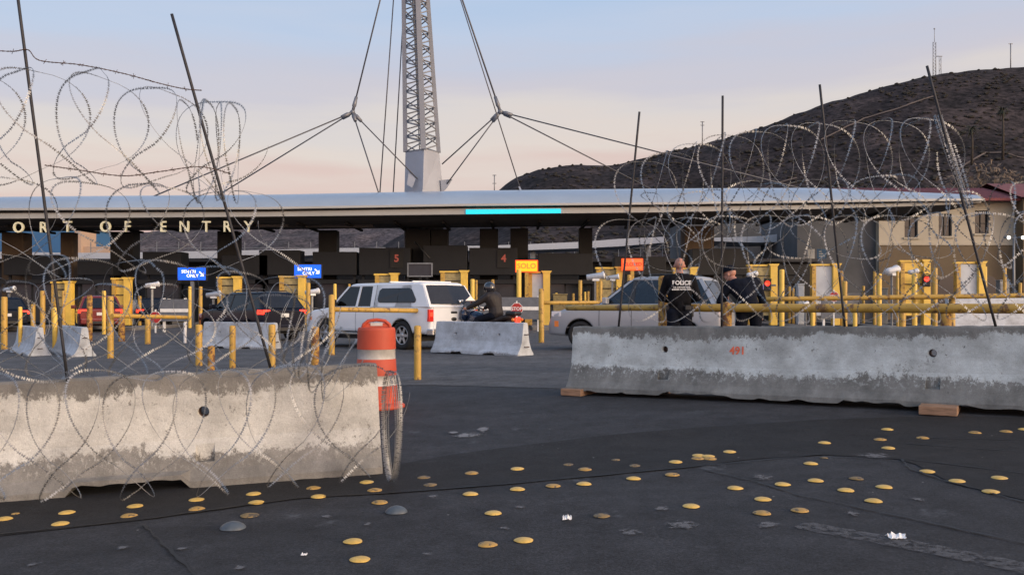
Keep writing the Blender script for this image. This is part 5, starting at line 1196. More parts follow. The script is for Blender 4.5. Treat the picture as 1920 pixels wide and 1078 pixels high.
# ---------------------------------------------------------------- vehicles (local +x forward, +y left, z up, origin under the rear bumper)
M['interior'] = mat('interior_trim', (.035, .034, .034), .9, var=.2)
M['darktrim'] = mat('dark_trim', (.02, .02, .022), .5, var=.2)
def wheel(parent, x, y, r_, wd, side):
    rot = Matrix.Rotation(R(90)*(-side), 3, 'X')         # wheel axis to +-y, outer face outwards
    o = empty('wheel', (x, y, r_), 0); o.parent = parent
    m_ = MB(); m_.lathe([(r_*.62, -wd/2+.01), (r_*.70, -wd/2), (r_*.93, -wd/2+.01), (r_, -wd/2+.05), (r_, wd/2-.05), (r_*.95, wd/2-.008), (r_*.78, wd/2+.006), (r_*.66, wd/2-.012), (r_*.62, wd/2-.05)], (0, 0, 0), 32, 0, rot); m_.build('tyre', M['rubber'], o)
    m_ = MB(); m_.lathe([(r_*.63, wd/2-.02), (r_*.60, wd/2-.03), (r_*.57, wd/2-.09), (r_*.2, wd/2-.10), (.001, wd/2-.1)], (0, 0, 0), 32, 1, rot)
    m_.lathe([(r_*.635, wd/2-.05), (r_*.64, wd/2-.016), (r_*.60, wd/2-.012), (r_*.575, wd/2-.035)], (0, 0, 0), 32, 0, rot)
    for k in range(6):
        a = k*math.pi/3; d = Vector((math.cos(a), math.sin(a), 0)); t = Vector((-d.y, d.x, 0)); z = wd/2
        pts = [d*r_*.10-t*.045, d*r_*.60-t*.035, d*r_*.60+t*.035, d*r_*.10+t*.045]
        A = [rot @ (p+Vector((0, 0, z-.055))) for p in pts]; B = [rot @ (p+Vector((0, 0, z-(.022 if i in (1, 2) else .03)))) for i, p in enumerate(pts)]
        m_.rings([A, B], 0)
    m_.lathe([(r_*.17, z-.06), (r_*.16, z-.018), (r_*.1, z-.012), (.001, z-.012)], (0, 0, 0), 16, 0, rot); m_.build('rim', [M['alloy'], M['black']], o)
    return o
class Car:
    def __init__(s, name, loc, head, label, cat, L, hw, zb, top, wheels, wr, ghs, paint, group=None, arch=.40, sill=.34, tall=0, plan=(.16, .10)):
        s.L, s.hw, s.top, s.wheels, s.wr, s.g = L, hw, top, wheels, wr, ghs
        s.root = empty(name, loc, head, label, cat, group); s.sill = sill; s.ar = wr+.075; s.P = paint; s.plan = plan; s.zbump = .42
        s.body()
    def planf(s, x):
        a = max(0, 1-x/.55); b = max(0, 1-(s.L-x)/.9); return s.hw*(1-s.plan[0]*.6*a*a-s.plan[1]*1.6*b*b)
    def ztop(s, x): return interp([p[0] for p in s.top], [p[1] for p in s.top], x)
    def sy(s, x, z):
        t = (z-.75)/.55; return s.planf(x)-(.055*t*t if t > 0 else .045*t*t)
    def zbot(s, x):
        z = s.sill
        if x < .5: z = lerp(.46, s.sill, x/.5)
        if x > s.L-.7: z = lerp(.36, s.sill, (s.L-x)/.7)
        for wx in s.wheels:
            d = abs(x-wx)
            if d < s.ar: z = max(z, s.wr+math.sqrt(s.ar**2-d*d)*.98)
        return z
    def body(s):
        xs_ = set([0, .015, .05, .1]+[s.L-.1, s.L-.04, s.L-.012, s.L]); n = int(s.L/.07)
        xs_ |= {s.L*i/n for i in range(n+1)}
        for wx in s.wheels: xs_ |= {wx-s.ar-.002, wx-s.ar, wx+s.ar, wx+s.ar+.002, wx-s.ar+.02, wx+s.ar-.02}
        xs_ = sorted(x for x in xs_ if 0 <= x <= s.L); rings = []
        for x in xs_:
            zb, zt = s.zbot(x), s.ztop(x); ring = []; inset = 0
            if x < .05: inset = (.05-x)*.8
            if x > s.L-.1: inset = (s.L-x-.1)**2*6
            zb2, zt2 = zb+inset*.3, zt-inset
            for k in range(9): z = lerp(zb2, zt2-.05, k/8); ring.append(Vector((x, s.sy(x, z)-inset*.5, z)))
            yw = s.sy(x, zt2-.05)-inset*.5
            ring.append(Vector((x, yw-.012, zt2-.02))); ring.append(Vector((x, yw-.05, zt2-.004)))
            for k in range(1, 6): u = k/6; ring.append(Vector((x, (yw-.05)*(1-2*u), zt2+.025*math.sin(math.pi*u))))
            half = [Vector((x, -p.y, p.z)) for p in reversed(ring[:11])]
            rings.append(ring+half)
        m_ = MB(); m_.rings(rings, 0, True); s.bodyo = m_.build('body', M[s.P], s.root)
        m_ = MB()                                        # dark wheel housings
        for wx in s.wheels:
            for sd in (-1, 1):
                yo = s.hw-.10
                prof = [Vector((wx+s.ar*.985*math.cos(t), 0, s.wr+s.ar*.985*math.sin(t))) for t in [math.pi*i/14 for i in range(15)]]
                m_.grid([[p+Vector((0, sd*(yo-.32), 0)) for p in prof], [p+Vector((0, sd*(s.sy(wx, .8)-.012), 0)) for p in prof]], 0, True)
                m_.add([p+Vector((0, sd*(yo-.33), 0)) for p in prof], [tuple(range(15))])
            m_.b2(wx-.06, wx+.06, -s.hw+.3, s.hw-.3, s.wr-.06, s.wr+.06)
        m_.b2(.5, s.L-.6, -s.hw+.25, s.hw-.25, .26, .40); m_.build('underbody', M['black'], s.root)
        for wx in s.wheels:
            for sd in (-1, 1): wheel(s.root, wx, sd*(s.hw-.135), s.wr, .24, sd)
        g = s.g
        s.gh()
    # greenhouse
    def gy(s, z): g = s.g; t = (z-g['zb'])/(g['zr']-g['zb']); return lerp(g['yb'], g['yr'], t)+.02*math.sin(math.pi*min(1, max(0, t)))
    def gend(s, z, e):
        g = s.g; t = (z-g['zb'])/(g['zr']-g['zb']); a, b = g[e]; return lerp(a, b, t)
    def side(s, pts, name, m_, sd, off=.0, th=.03, parent=None):
        A = [Vector((x, sd*(s.gy(z)+off), z)) for x, z in pts]; B = [Vector((x, sd*(s.gy(z)+off-th), z)) for x, z in pts]
        mb = MB(); n = len(pts); mb.add(A+B, [tuple(range(n)), tuple(reversed(range(n, 2*n)))]+[(j, n+j, n+(j+1) % n, (j+1) % n) for j in range(n)]); return mb.build(name, m_, parent or s.root, fixn=True)
    def end(s, e, pts, name, m_, off=.0, th=.03):         # pts: (y fraction, z fraction)
        g = s.g; sg = 1 if e == 'f' else -1; A = []; B = []
        for yf, zf in pts:
            z = lerp(g['zb'], g['zr'], zf); x = s.gend(z, e); bow = (.10 if e == 'f' else .05)*(1-yf*yf)
            A.append(Vector((x+sg*(off+bow), yf*s.gy(z), z))); B.append(Vector((x+sg*(off-th+bow), yf*s.gy(z), z)))
        mb = MB(); n = len(pts); mb.add(A+B, [tuple(range(n)), tuple(reversed(range(n, 2*n)))]+[(j, n+j, n+(j+1) % n, (j+1) % n) for j in range(n)]); return mb.build(name, m_, s.root, fixn=True)
    def gh(s):
        g = s.g; zb, zr = g['zb'], g['zr']; m_ = MB()
        rings = []
        xr, xf = g['r'][1], g['f'][1]; yr = g['yr']
        for (ins, z) in ((-.012, zr-.075), (-.012, zr-.04), (.02, zr-.005), (.09, zr+.022), (.25, zr+.035)):
            ring = []; x0, x1, y = xr+ins, xf-ins*1.4, yr+.008-ins; rc = .14
            for cx_, cy_, a0 in ((x1-rc, y-rc, 0), (x0+rc, y-rc, 90), (x0+rc, -y+rc, 180), (x1-rc, -y+rc, 270)):
                for k in range(5): a = R(a0+k*22.5); ring.append(Vector((cx_+rc*math.cos(a), cy_+rc*math.sin(a), z)))
            rings.append(ring)
        m_.rings(rings, 0, True, True, True); m_.build('roof', M[s.P], s.root)
        zt_ = zr-.06; bars = g['bars']                    # (x at belt, x at roof, width, kind) pillars from rear to front
        for sd in (-1, 1):
            for (xb, xt, wb, wt, mm) in bars:
                s.side([(xb-wb/2, zb-.03), (xb+wb/2, zb-.03), (xt+wt/2, zt_), (xt-wt/2, zt_)], 'pillar', M[mm], sd, .004, .06)
            for (x0b, x0t, x1b, x1t, mm) in g['panes']:
                s.side([(x0b, zb-.02), (x1b, zb-.02), (x1t, zt_+.01), (x0t, zt_+.01)], 'window', mm, sd, -.010, .008)
        if g.get('fglass', 1): s.end('f', [(-.95, -.02), (-.5, -.02), (0, -.02), (.5, -.02), (.95, -.02), (.93, .90), (.5, .92), (0, .92), (-.5, .92), (-.93, .90)], 'windscreen', glass_clear, .0, .008)
    def seam(s, x, z0, z1, dx=0):
        for sd in (-1, 1):
            mb = MB(); A = []; n = 6
            for k in range(n+1):
                z = lerp(z0, z1, k/n); xx = x+dx*k/n; y = sd*s.sy(xx, z); A.append((Vector((xx-.006, y-sd*.02, z)), Vector((xx-.006, y+sd*.003, z)), Vector((xx+.006, y+sd*.003, z)), Vector((xx+.006, y-sd*.02, z))))
            mb.rings([list(a) for a in A]); mb.build('door_seam', M['black'], s.root, fixn=True)
    def onside(s, name, x0, x1, z0, z1, mm, sd, th=.02, off=.0, parent=None, bev=.008):
        m_ = MB(); rows = []
        for (x, z) in ((x0, z0), (x1, z0), (x1, z1), (x0, z1)): y = s.sy(x, z); rows.append((Vector((x, sd*(y-.03), z)), Vector((x, sd*(y+th+off), z))))
        m_.rings([[r[0] for r in rows], [r[1] for r in rows]]); return m_.build(name, M[mm], parent or s.root, bevel=bev, fixn=True)
    def rear(s, name, y0, y1, z0, z1, mm, th=.02, x=0, bev=.008):
        m_ = MB(); m_.b2(x-th, x+.06, y0, y1, z0, z1); return m_.build(name, M[mm], s.root, bevel=bev)
    def mirror(s, x, z, mm):
        for sd in (-1, 1):
            m_ = MB(); y = s.gy(z); m_.box((x, sd*(y+.16), z+.06), (.13, .22, .17)); m_.box((x, sd*(y+.04), z+.01), (.07, .12, .05)); m_.build('mirror', M[mm], s.root, bevel=.03)
    def seats(s, xs_):
        for x in xs_:
            for y in (-.38, .38):
                m_ = MB(); m_.box((x, y, .78), (.5, .5, .16)); m_.box((x-.26, y, 1.12), (.14, .48, .62), mat=Matrix.Rotation(R(-10), 3, 'Y')); m_.box((x-.33, y, 1.50), (.09, .26, .16)); m_.build('seat', M['seatcloth'], s.root, bevel=.04)
        m_ = MB(); m_.b2(s.g['f'][0]-.35, s.g['f'][0]-.02, -s.g['yb']+.08, s.g['yb']-.08, s.g['zb']-.30, s.g['zb']-.035); m_.build('dashboard', M['interior'], s.root)
def rear_corner(px, s_): c = Vector(((px-CX)/s_, FOC/s_, 0)); return c
def place_car(px, s_, phi, hw):
    """near rear corner (left rear) seen at column px, scale s_; heading = (-cos phi, sin phi)"""
    c = rear_corner(px, s_); h = Vector((-math.cos(phi), math.sin(phi), 0)); left = Vector((-h.y, h.x, 0)); o = c-left*hw; o.z = G(o.x+h.x*2, o.y+h.y*2); return o, math.atan2(h.y, h.x)
# white pickup with a canopy shell
o, hd = place_car(802, 68, R(42), .99)
pk = Car('pickup_truck', o, hd, 'white crew cab pickup truck with a matching white bed shell, braking', 'pickup truck', 5.95, .99, 0, [(0, 1.26), (2.2, 1.27), (3.9, 1.27), (4.35, 1.24), (4.7, 1.19), (5.4, 1.12), (5.8, 1.02), (5.95, .86)], (1.13, 4.75), .415,
         dict(zb=1.26, zr=1.90, yb=.955, yr=.80, r=(-.02, .40), f=(4.42, 3.70), fglass=1,
              bars=[(.72, .80, 1.42, .85, 'white_paint'), (1.55, 1.60, 1.7, 1.5, 'white_paint'), (2.36, 2.36, .34, .40, 'white_paint'), (3.18, 3.12, .10, .09, 'white_paint'), (4.38, 3.70, .10, .10, 'white_paint')],
              panes=[(2.50, 2.52, 4.36, 3.68, glass_dark)]), 'white_paint', sill=.50)
for sd in (-1, 1):
    pts = [(.62, 1.345), (2.10, 1.345), (2.19, 1.38), (2.22, 1.46), (2.20, 1.70), (2.10, 1.765), (.92, 1.765), (.80, 1.72), (.56, 1.44), (.56, 1.38)]
    f = pk.side(pts, 'shell_window', M['window'], sd, .012, .02); pk.side([(1.33, 1.35), (1.355, 1.35), (1.355, 1.76), (1.33, 1.76)], 'window_bar', M['black'], sd, .015, .01, f)
pk.end('r', [(-1, -.06), (1, -.06), (.99, .1), (-.99, .1)], 'shell_sill', M['white_paint'], .0, .05)
pk.end('r', [(-.99, .10), (-.90, .10), (-.90, .92), (-.98, .92)], 'pillar', M['white_paint'], 0, .05); pk.end('r', [(.90, .10), (.99, .10), (.98, .92), (.90, .92)], 'pillar', M['white_paint'], 0, .05)
pk.end('r', [(-.91, .08), (0, .08), (.91, .08), (.91, .90), (0, .92), (-.91, .90)], 'rear_window', M['window'], .012, .03)
m_ = MB(); m_.b2(-.035, .0, -.35, -.2, 1.385, 1.43); m_.build('window_sticker', M['whitetext'], pk.root)
pk.rear('tailgate', -.78, .78, .62, 1.22, 'white_paint', .018, 0, .02); pk.rear('tailgate_handle', -.12, .12, 1.04, 1.10, 'darktrim', .03, 0)
m_ = MB(); m_.lathe([(.001, .0), (.10, .0), (.11, -.01)], (0, 0, 0), 20, 0, Matrix.Rotation(R(-90), 3, 'Y') @ Matrix.Diagonal((.5, 1, 1))); b_ = m_.build('emblem', M['darktrim'], pk.root); b_.location = (-.028, 0, .88)
m_ = MB(); m_.b2(-.16, .10, -.95, .95, .44, .62); m_.build('rear_bumper', M['chrome'], pk.root, bevel=.03); m_ = MB(); m_.b2(-.175, -.163, -.16, .16, .48, .60); m_.build('number_plate', M['plate'], pk.root)
for sd in (-1, 1):
    pk.rear('tail_lamp', sd*.87-.085, sd*.87+.085, .82, 1.16, 'tail', .02, .0, .015); pk.onside('tail_lamp', .0, .10, .82, 1.16, 'tail', sd, .006, 0)
    m_ = MB(); m_.b2(-.026, -.021, sd*.87-.05, sd*.87+.05, .96, 1.08); m_.build('brake_light', M['taillit'], pk.root)
    pk.onside('door_handle', 2.62, 2.80, 1.10, 1.15, 'white_paint', sd, .03); pk.onside('door_handle', 3.34, 3.52, 1.10, 1.15, 'white_paint', sd, .03)
    pk.onside('running_board', 2.1, 4.1, .40, .46, 'chrome', sd, .09); pk.onside('side_marker', 5.45, 5.62, .80, .92, 'amber', sd, .006); pk.onside('fuel_door', 1.75, 1.95, .95, 1.12, 'white_paint', sd, .006); pk.onside('vent', 4.2, 4.34, 1.0, 1.05, 'black', sd, .004)
for x in (2.36, 3.20, 4.22): pk.seam(x, .48, 1.22)
pk.side([(2.335, 1.27), (2.35, 1.27), (2.37, 1.86), (2.355, 1.86)], 'cab_gap', M['black'], -1, .008, .01); pk.side([(2.335, 1.27), (2.35, 1.27), (2.37, 1.86), (2.355, 1.86)], 'cab_gap', M['black'], 1, .008, .01)
pk.mirror(4.16, 1.30, 'black'); pk.seats((3.4, 2.6))
m_ = MB(); m_.box((1.9, 0, 1.955), (.05, 1.5, .03)); m_.box((.9, 0, 1.955), (.05, 1.5, .03)); m_.build('roof_bar', M['white_paint'], pk.root)
# dark SUV
def suv(px, s_, phi, hw, paint, label, L=4.75, zr=1.70, zb=1.06, scale=1, name='parked_car', full=True, lit=True, gm=glass_dark, group='vehicles queueing at the border', fb=1.32, ft=2.05, fw=.92):
    o, hd = place_car(px, s_, phi, hw)
    c = Car(name, o, hd, label, 'suv' if zr > 1.6 else 'car', L, hw, 0, [(0, zb-.06), (.1, zb+.02), (L*.30, zb+.01), (L-fb-.2, zb), (L-fb+.15, zb-.02), (L-.5, zb-.14), (L-.15, zb-.26), (L, zb-.44)], (.92, L-fw), .36,
            dict(zb=zb, zr=zr, yb=hw-.06, yr=hw-.26, r=(.06, .55), f=(L-fb, L-ft),
                 bars=[(.15, .55, .12, .10, paint), (1.20, 1.22, .09, .08, paint), (2.32, 2.26, .11, .08, 'darktrim'), (L-fb-.04, L-ft-.02, .09, .09, paint)],
                 panes=[(.2, .6, L-fb-.08, L-ft-.05, gm)]), paint, sill=.30, group=group)
    c.end('r', [(-.90, .06), (0, .06), (.90, .06), (.88, .86), (0, .88), (-.88, .86)], 'rear_window', M['window'], .01, .03)
    c.end('r', [(-1, -.08), (1, -.08), (.98, .95), (-.98, .95)], 'tailgate', M[paint], .0, .03)
    tl = 'taillit' if lit else 'tail'
    for sd in (-1, 1):
        c.rear('tail_lamp', sd*(hw-.20)-.17, sd*(hw-.20)+.13, zb-.20, zb-.03, tl, .015, .02, .02); c.onside('tail_lamp', .03, .34, zb-.20, zb-.03, tl, sd, .008)
        for x in (1.35, 2.45): c.onside('door_handle', x, x+.18, zb-.18, zb-.14, paint, sd, .03)
        c.onside('side_marker', L-.34, L-.20, .56, .72, 'amber', sd, .004); c.onside('headlamp', L-.42, L-.10, zb-.34, zb-.20, 'lampwhite', sd, .004)
    for x in (1.18, 2.30, L-fb-.03): c.seam(x, .36, zb-.04)
    c.rear('number_plate', -.17, .17, zb-.30, zb-.16, 'plate', .012, .0); m_ = MB(); m_.b2(-.07, .16, -hw+.10, hw-.10, .36, .62); m_.build('rear_bumper', M[paint], c.root, bevel=.05)
    m_ = MB(); m_.b2(-.078, -.05, -hw+.35, hw-.35, .38, .50); m_.build('bumper_trim', M['black'], c.root)
    for sd in (-1, 1):
        m_ = MB(); m_.tube([(.8, sd*(hw-.34), zr+.01), (.9, sd*(hw-.33), zr+.075), (L-ft-.5, sd*(hw-.33), zr+.075), (L-ft-.35, sd*(hw-.34), zr+.01)], .018, 6); m_.build('roof_rail', M['darktrim'], c.root)
    c.mirror(L-fb-.25, zb+.02, paint); c.seats((1.5, 2.55)); return c
c = suv(490, 53, R(43), .96, 'navy', 'dark blue SUV with glowing tail lamps behind a pale concrete barrier', 4.85, 1.76, 1.17)
m_ = MB(); m_.b2(.42, .48, -.14, .14, 1.60, 1.635); m_.build('high_brake_light', M['taillit'], c.root)
c = suv(146, 42, R(62), .93, 'redcar', 'dark red car with lit tail lamps left of the solid yellow portal', 4.6, 1.62, 1.05, name='parked_car')
c = suv(-30, 42, R(48), .93, 'navy', 'dark car partly cut off at the left edge behind the yellow bollards', 4.6, 1.55, 1.0)
c = suv(256, 36, R(62), .92, 'navy', 'dark car with a lit tail lamp behind the solid yellow portal', 4.5, 1.55, 1.0)
# silver SUV beside the officers, tail nearest the camera
sv = suv(1350, 76, R(27), .97, 'silver', 'silver SUV waiting beside the two police officers, heading left', 4.72, 1.86, 1.18, lit=True, name='parked_car', gm=glass_clear, fb=1.5, ft=2.35, fw=.98)
sv.root.location.z += .04
# ---------------------------------------------------------------- people
def mesh_from_bones(name, bones, voxel, m_, parent=None, smooth_it=4, extra=None):
    """one continuous skin grown round a jointed skeleton: bones = (p0, r0, p1, r1)"""
    mb = MB()
    for (p0, r0, p1, r1) in bones:
        p0, p1 = Vector(p0), Vector(p1); n = 5; pts = [p0.lerp(p1, i/n) for i in range(n+1)]; rr = [lerp(r0, r1, i/n) for i in range(n+1)]
        if (p1-p0).length > 1e-4: mb.tube(pts, rr, 14)
        mb.ball(p0, r0, 12, 8); mb.ball(p1, r1, 12, 8)
    if extra: extra(mb)
    o = mb.build(name, m_)
    rm = o.modifiers.new('r', 'REMESH'); rm.mode = 'VOXEL'; rm.voxel_size = voxel; rm.use_smooth_shade = True
    sm = o.modifiers.new('s', 'SMOOTH'); sm.iterations = smooth_it; sm.factor = .6
    bpy.context.view_layer.update()
    me = bpy.data.meshes.new_from_object(o.evaluated_get(bpy.context.evaluated_depsgraph_get())); o.modifiers.clear(); o.data = me
    if parent is not None: o.parent = parent
    return o
def hand_bones(w, d, side, curl=.5, up=Vector((0, 0, 1))):
    """wrist w, direction d; palm plus five bent fingers"""
    d = Vector(d).normalized(); n = d.cross(up).normalized()*side; pn = d.cross(n).normalized(); B = []
    w = Vector(w); pal = w+d*.085
    for k, (off, ln) in enumerate(((-.030, .070), (-.010, .080), (.010, .076), (.029, .060))):
        root = pal+n*off; B.append((w+d*.01+n*off*.5, .019, root, .014))
        a = root+(d*math.cos(curl*.6)-pn*math.sin(curl*.6))*ln*.5; b = a+(d*math.cos(curl*1.8)-pn*math.sin(curl*1.8))*ln*.35; c_ = b+(d*math.cos(curl*2.6)-pn*math.sin(curl*2.6))*ln*.25
        B += [(root, .010, a, .0092), (a, .0092, b, .0085), (b, .0085, c_, .0075)]
    t0 = w+d*.03-n*.03; t1 = t0+(d*.6-n*.7-pn*.3).normalized()*.035; t2 = t1+(d*.9-n*.3-pn*.3).normalized()*.03
    B += [(w+d*.01, .018, t0, .014), (t0, .013, t1, .011), (t1, .011, t2, .009)]; return B
def head_extra(hc, fd, bald=True, scale=1.0):
    """skull, face and ears around head centre hc with facing direction fd (unit)"""
    fd = Vector(fd).normalized(); sd = fd.cross(Vector((0, 0, 1))).normalized(); up = sd.cross(fd).normalized(); Mx = Matrix((sd, fd, up)).transposed()
    def L(x, y, z): return hc+Mx @ (Vector((x, y, z))*scale)
    def ex(mb):
        def ball(c, r, sc): 
            prof = [(math.sin(math.pi*i/10)*r, -math.cos(math.pi*i/10)*r) for i in range(11)]; prof[0] = (1e-4, -r); prof[-1] = (1e-4, r)
            mb.lathe(prof, c, 16, 0, Mx @ Matrix.Diagonal(sc)*scale)
        ball(L(0, -.012, .030), .1, (.78, .96, .92)); ball(L(0, .025, -.045), .1, (.60, .64, .74)); ball(L(0, .055, -.088), .04, (.8, .7, .6))
        ball(L(0, .098, -.020), .018, (.8, 1.2, 1.5)); ball(L(0, .082, .028), .03, (1.6, .5, .4)); ball(L(0, .082, -.060), .02, (1.4, .6, .5))
        for s_ in (-1, 1): ball(L(s_*.082, -.005, -.012), .032, (.35, .65, 1.0)); ball(L(s_*.030, .082, .006), .013, (1, .5, .7))
    return ex, L, Mx
def person(label, base, joints, skinparts=(), fd=(0, 1, 0), cloth='cloth_black', trou='cloth_black', hands=True, sleeves=1.0, boots='black', curlL=.5, curlR=.5, hd_scale=1.0, handdir=None, handmat='skin', voxel=.011, bulk=1.0):
    """joints in local coordinates; the body is one mesh, the clothes are children grown slightly larger"""
    root = empty('person', base, 0, label, 'person'); J = {k: Vector(v) for k, v in joints.items()}
    fd = Vector(fd).normalized(); ex, L, Mx = head_extra(J['head'], fd, True, hd_scale); B = []
    B += [(J['pelvis'], .125, J['waist'], .115), (J['waist'], .115, J['chest'], .135), (J['chest'], .12, J['neck'], .06), (J['neck'], .056, J['head']-Vector((0, 0, .04)), .054)]
    for s_ in 'LR':
        sh_, el, wr = J['sh'+s_], J['el'+s_], J['wr'+s_]; B += [(J['chest'], .11, sh_, .058), (sh_, .056, el, .042), (el, .041, wr, .026)]
        hp, kn, an = J['hip'+s_], J['kn'+s_], J['an'+s_]; B += [(J['pelvis'], .11, hp, .09), (hp, .088, kn, .056), (kn, .056, kn.lerp(an, .35), .058), (kn.lerp(an, .35), .055, an, .036)]
        dd = (wr-el).normalized() if not handdir else Vector(handdir[s_]); B += hand_bones(wr, dd, 1 if s_ == 'L' else -1, curlL if s_ == 'L' else curlR)
    body = mesh_from_bones('body', B, .0075, M['skin'], root, 2, ex)
    T = [(J['pelvis']+Vector((0, 0, .02)), .155, J['waist'], .145), (J['waist'], .145, J['chest'], .168), (J['chest'], .150, J['neck']-(J['neck']-J['chest'])*.18, .078)]
    for s_ in 'LR':
        sh_, el, wr = J['sh'+s_], J['el'+s_], J['wr'+s_]; d = (J['sh'+s_]-J['chest']); T += [(J['chest']+d*.35, .145, sh_, .078), (J['waist'], .13, J['chest']+d*.5, .14), (sh_, .080, el, .062), (el, .060, el.lerp(wr, sleeves*.97), .042)]
    T = [(p, r_*bulk, q, q_*bulk) for p, r_, q, q_ in T]
    mesh_from_bones('jacket', T, voxel, M[cloth], root, 3)
    T = [(J['pelvis'], .15, J['pelvis']+Vector((0, 0, .05)), .145)]
    for s_ in 'LR':
        hp, kn, an = J['hip'+s_], J['kn'+s_], J['an'+s_]; T += [(J['pelvis'], .145, hp, .115), (hp, .112, kn, .076), (kn, .075, kn.lerp(an, .35), .072), (kn.lerp(an, .35), .07, an+Vector((0, 0, .02)), .058)]
    mesh_from_bones('trousers', T, voxel, M[trou], root, 3)
    for s_ in 'LR':
        an = J['an'+s_]; toe = an+Vector((fd.x, fd.y, 0)).normalized()*.17; toe.z = an.z-.045
        if 'toe'+s_ in J: toe = J['toe'+s_]
        mesh_from_bones('boot', [(an+Vector((0, 0, .08)), .055, an, .052), (an, .05, an-Vector((0, 0, .035))-Vector((fd.x, fd.y, 0)).normalized()*.05, .042), (an-Vector((0, 0, .03)), .045, toe, .040)], .011, M[boots], root, 2)
    return root, J, L, Mx
def standing(h=1.80, lean=0.0, tw=0.0):
    k = h/1.8
    return {n: Vector(v)*k for n, v in dict(pelvis=(0, 0, .98), waist=(0, 0, 1.14), chest=(0, -.01, 1.36), neck=(0, -.02, 1.54), head=(0, .0, 1.675), shL=(-.19, -.01, 1.46), shR=(.19, -.01, 1.46), elL=(-.27, -.03, 1.18), elR=(.27, -.03, 1.18), wrL=(-.25, .12, .97), wrR=(.25, .12, .97), hipL=(-.10, 0, .93), hipR=(.10, 0, .93), knL=(-.12, .02, .50), knR=(.12, .02, .50), anL=(-.13, 0, .08), anR=(.13, 0, .08)).items()}
# officer 1: seen from behind, close behind the rail
J = standing(1.80); J['wrL'] = Vector((-.08, .30, 1.10)); J['elL'] = Vector((-.28, .06, 1.16)); J['elR'] = Vector((.29, -.02, 1.16)); J['wrR'] = Vector((.16, .24, 1.10))
s1 = 116; b1 = Ws(1274, 0, s1); b1.z = CAMZ+(HY-484)/s1-1.80
r1, J1, L1_, _ = person('bald police officer seen from behind in a black vest lettered POLICE', Vector((b1.x, b1.y, b1.z)), J, fd=(.12, 1, 0), cloth='cloth_black', trou='cloth_navy', curlL=.9, curlR=.9, hd_scale=1.04)
def vest(root, J):
    m_ = MB(); rings = []
    for z, wx, wy in ((1.02, .185, .135), (1.12, .182, .14), (1.25, .20, .155), (1.38, .205, .165), (1.47, .175, .145), (1.52, .12, .11)):
        rings.append([Vector((wx*math.copysign(abs(math.cos(a))**.75, math.cos(a)), -.005+wy*math.copysign(abs(math.sin(a))**.8, math.sin(a))+(.0), z)) for a in [2*math.pi*k/28 for k in range(28)]])
    m_.rings(rings, 0, True); return m_.build('vest', M['cloth_black'], root)
vest(r1, J1)
vp = text_mesh('lettering', 'POLICE', .092, M['whitetext'], r1, (.0, -.186, 1.395), None, .003, bold=.003)
m_ = MB()
for k in range(2): text_mesh('lettering', ['U.S. CUSTOMS AND', 'BORDER PROTECTION'][k], .030, M['whitetext'], r1, (0, -.182+.003*k, 1.325-.036*k), None, .003, bold=.0012)
m_ = MB(); rr_ = [(.16*math.cos(a), .125*math.sin(a)) for a in [2*math.pi*k/24 for k in range(24)]]; m_.rings([[Vector((x*1.08, y*1.18, z)) for x, y in rr_] for z in (.99, 1.04)], 0, True); bl = m_.build('duty_belt', M['black'], r1)
m_ = MB(); m_.box((.19, .0, .94), (.06, .12, .18)); m_.box((-.19, -.02, 1.0), (.05, .07, .09)); m_.box((.10, -.16, 1.0), (.09, .05, .08)); 
m_.build('belt_gear', M['black'], r1, bevel=.012)
# officer 2: leaning forward over the rail towards the car, back to the camera
J = standing(1.80); J.update({k: Vector(v) for k, v in dict(pelvis=(.06, -.03, .97), waist=(.05, .03, 1.13), chest=(.0, .16, 1.31), neck=(-.09, .26, 1.43), head=(-.17, .33, 1.545), shL=(-.22, .17, 1.36), shR=(.22, .18, 1.42), elL=(-.36, .22, 1.10), elR=(.30, .10, 1.12), wrL=(-.22, .40, 1.14), wrR=(.25, .16, .88), hipL=(-.06, -.03, .92), hipR=(.15, -.03, .92), knL=(-.10, .0, .5), knR=(.17, .02, .5), anL=(-.12, -.03, .08), anR=(.19, -.02, .08)).items()})
s2 = 117; b2_ = Ws(1398, 0, s2); b2_.z = b1.z+.0
r2, J2, L2_, Mx2 = person('police officer in dark uniform and cap leaning forward beside the silver SUV', Vector((b2_.x, b2_.y, b2_.z)), J, fd=(-.75, .62, -.2), cloth='cloth_navy', trou='cloth_navy', curlL=.9, curlR=.5, handdir={'L': (.3, .8, -.1), 'R': (.02, .1, -1)})
m_ = MB(); prof = [(.099, .045), (.104, .062), (.102, .09), (.085, .125), (.05, .145), (.001, .15)]; m_.lathe(prof, J2['head'], 22, 0, Mx2 @ Matrix.Diagonal((.92, 1.06, 1)))
vis = [(J2['head']+Mx2 @ Vector((.075*math.cos(a), .06+.115*math.sin(a), .05-.02*math.sin(a)))) for a in [math.pi*k/10 for k in range(11)]]
m_.slab(vis, Mx2 @ Vector((0, 0, .008))); m_.build('cap', M['cloth_navy'], r2)
m_ = MB(); pt = J2['shR'].lerp(J2['elR'], .28); m_.box(pt+Vector((.076, -.03, 0)), (.012, .07, .085), rz=R(-20)); m_.build('shoulder_patch', M['patch'], r2, bevel=.01)
m_ = MB(); rr_ = [(.165*math.cos(a)+.06, .145*math.sin(a)-.03) for a in [2*math.pi*k/24 for k in range(24)]]; m_.rings([[Vector((x, y, z)) for x, y in rr_] for z in (.99, 1.04)], 0, True); m_.build('duty_belt', M['black'], r2)
m_ = MB(); m_.box((.235, -.03, .93), (.06, .12, .2)); m_.box((-.02, -.19, 1.0), (.09, .05, .09)); m_.build('belt_gear', M['black'], r2, bevel=.012)
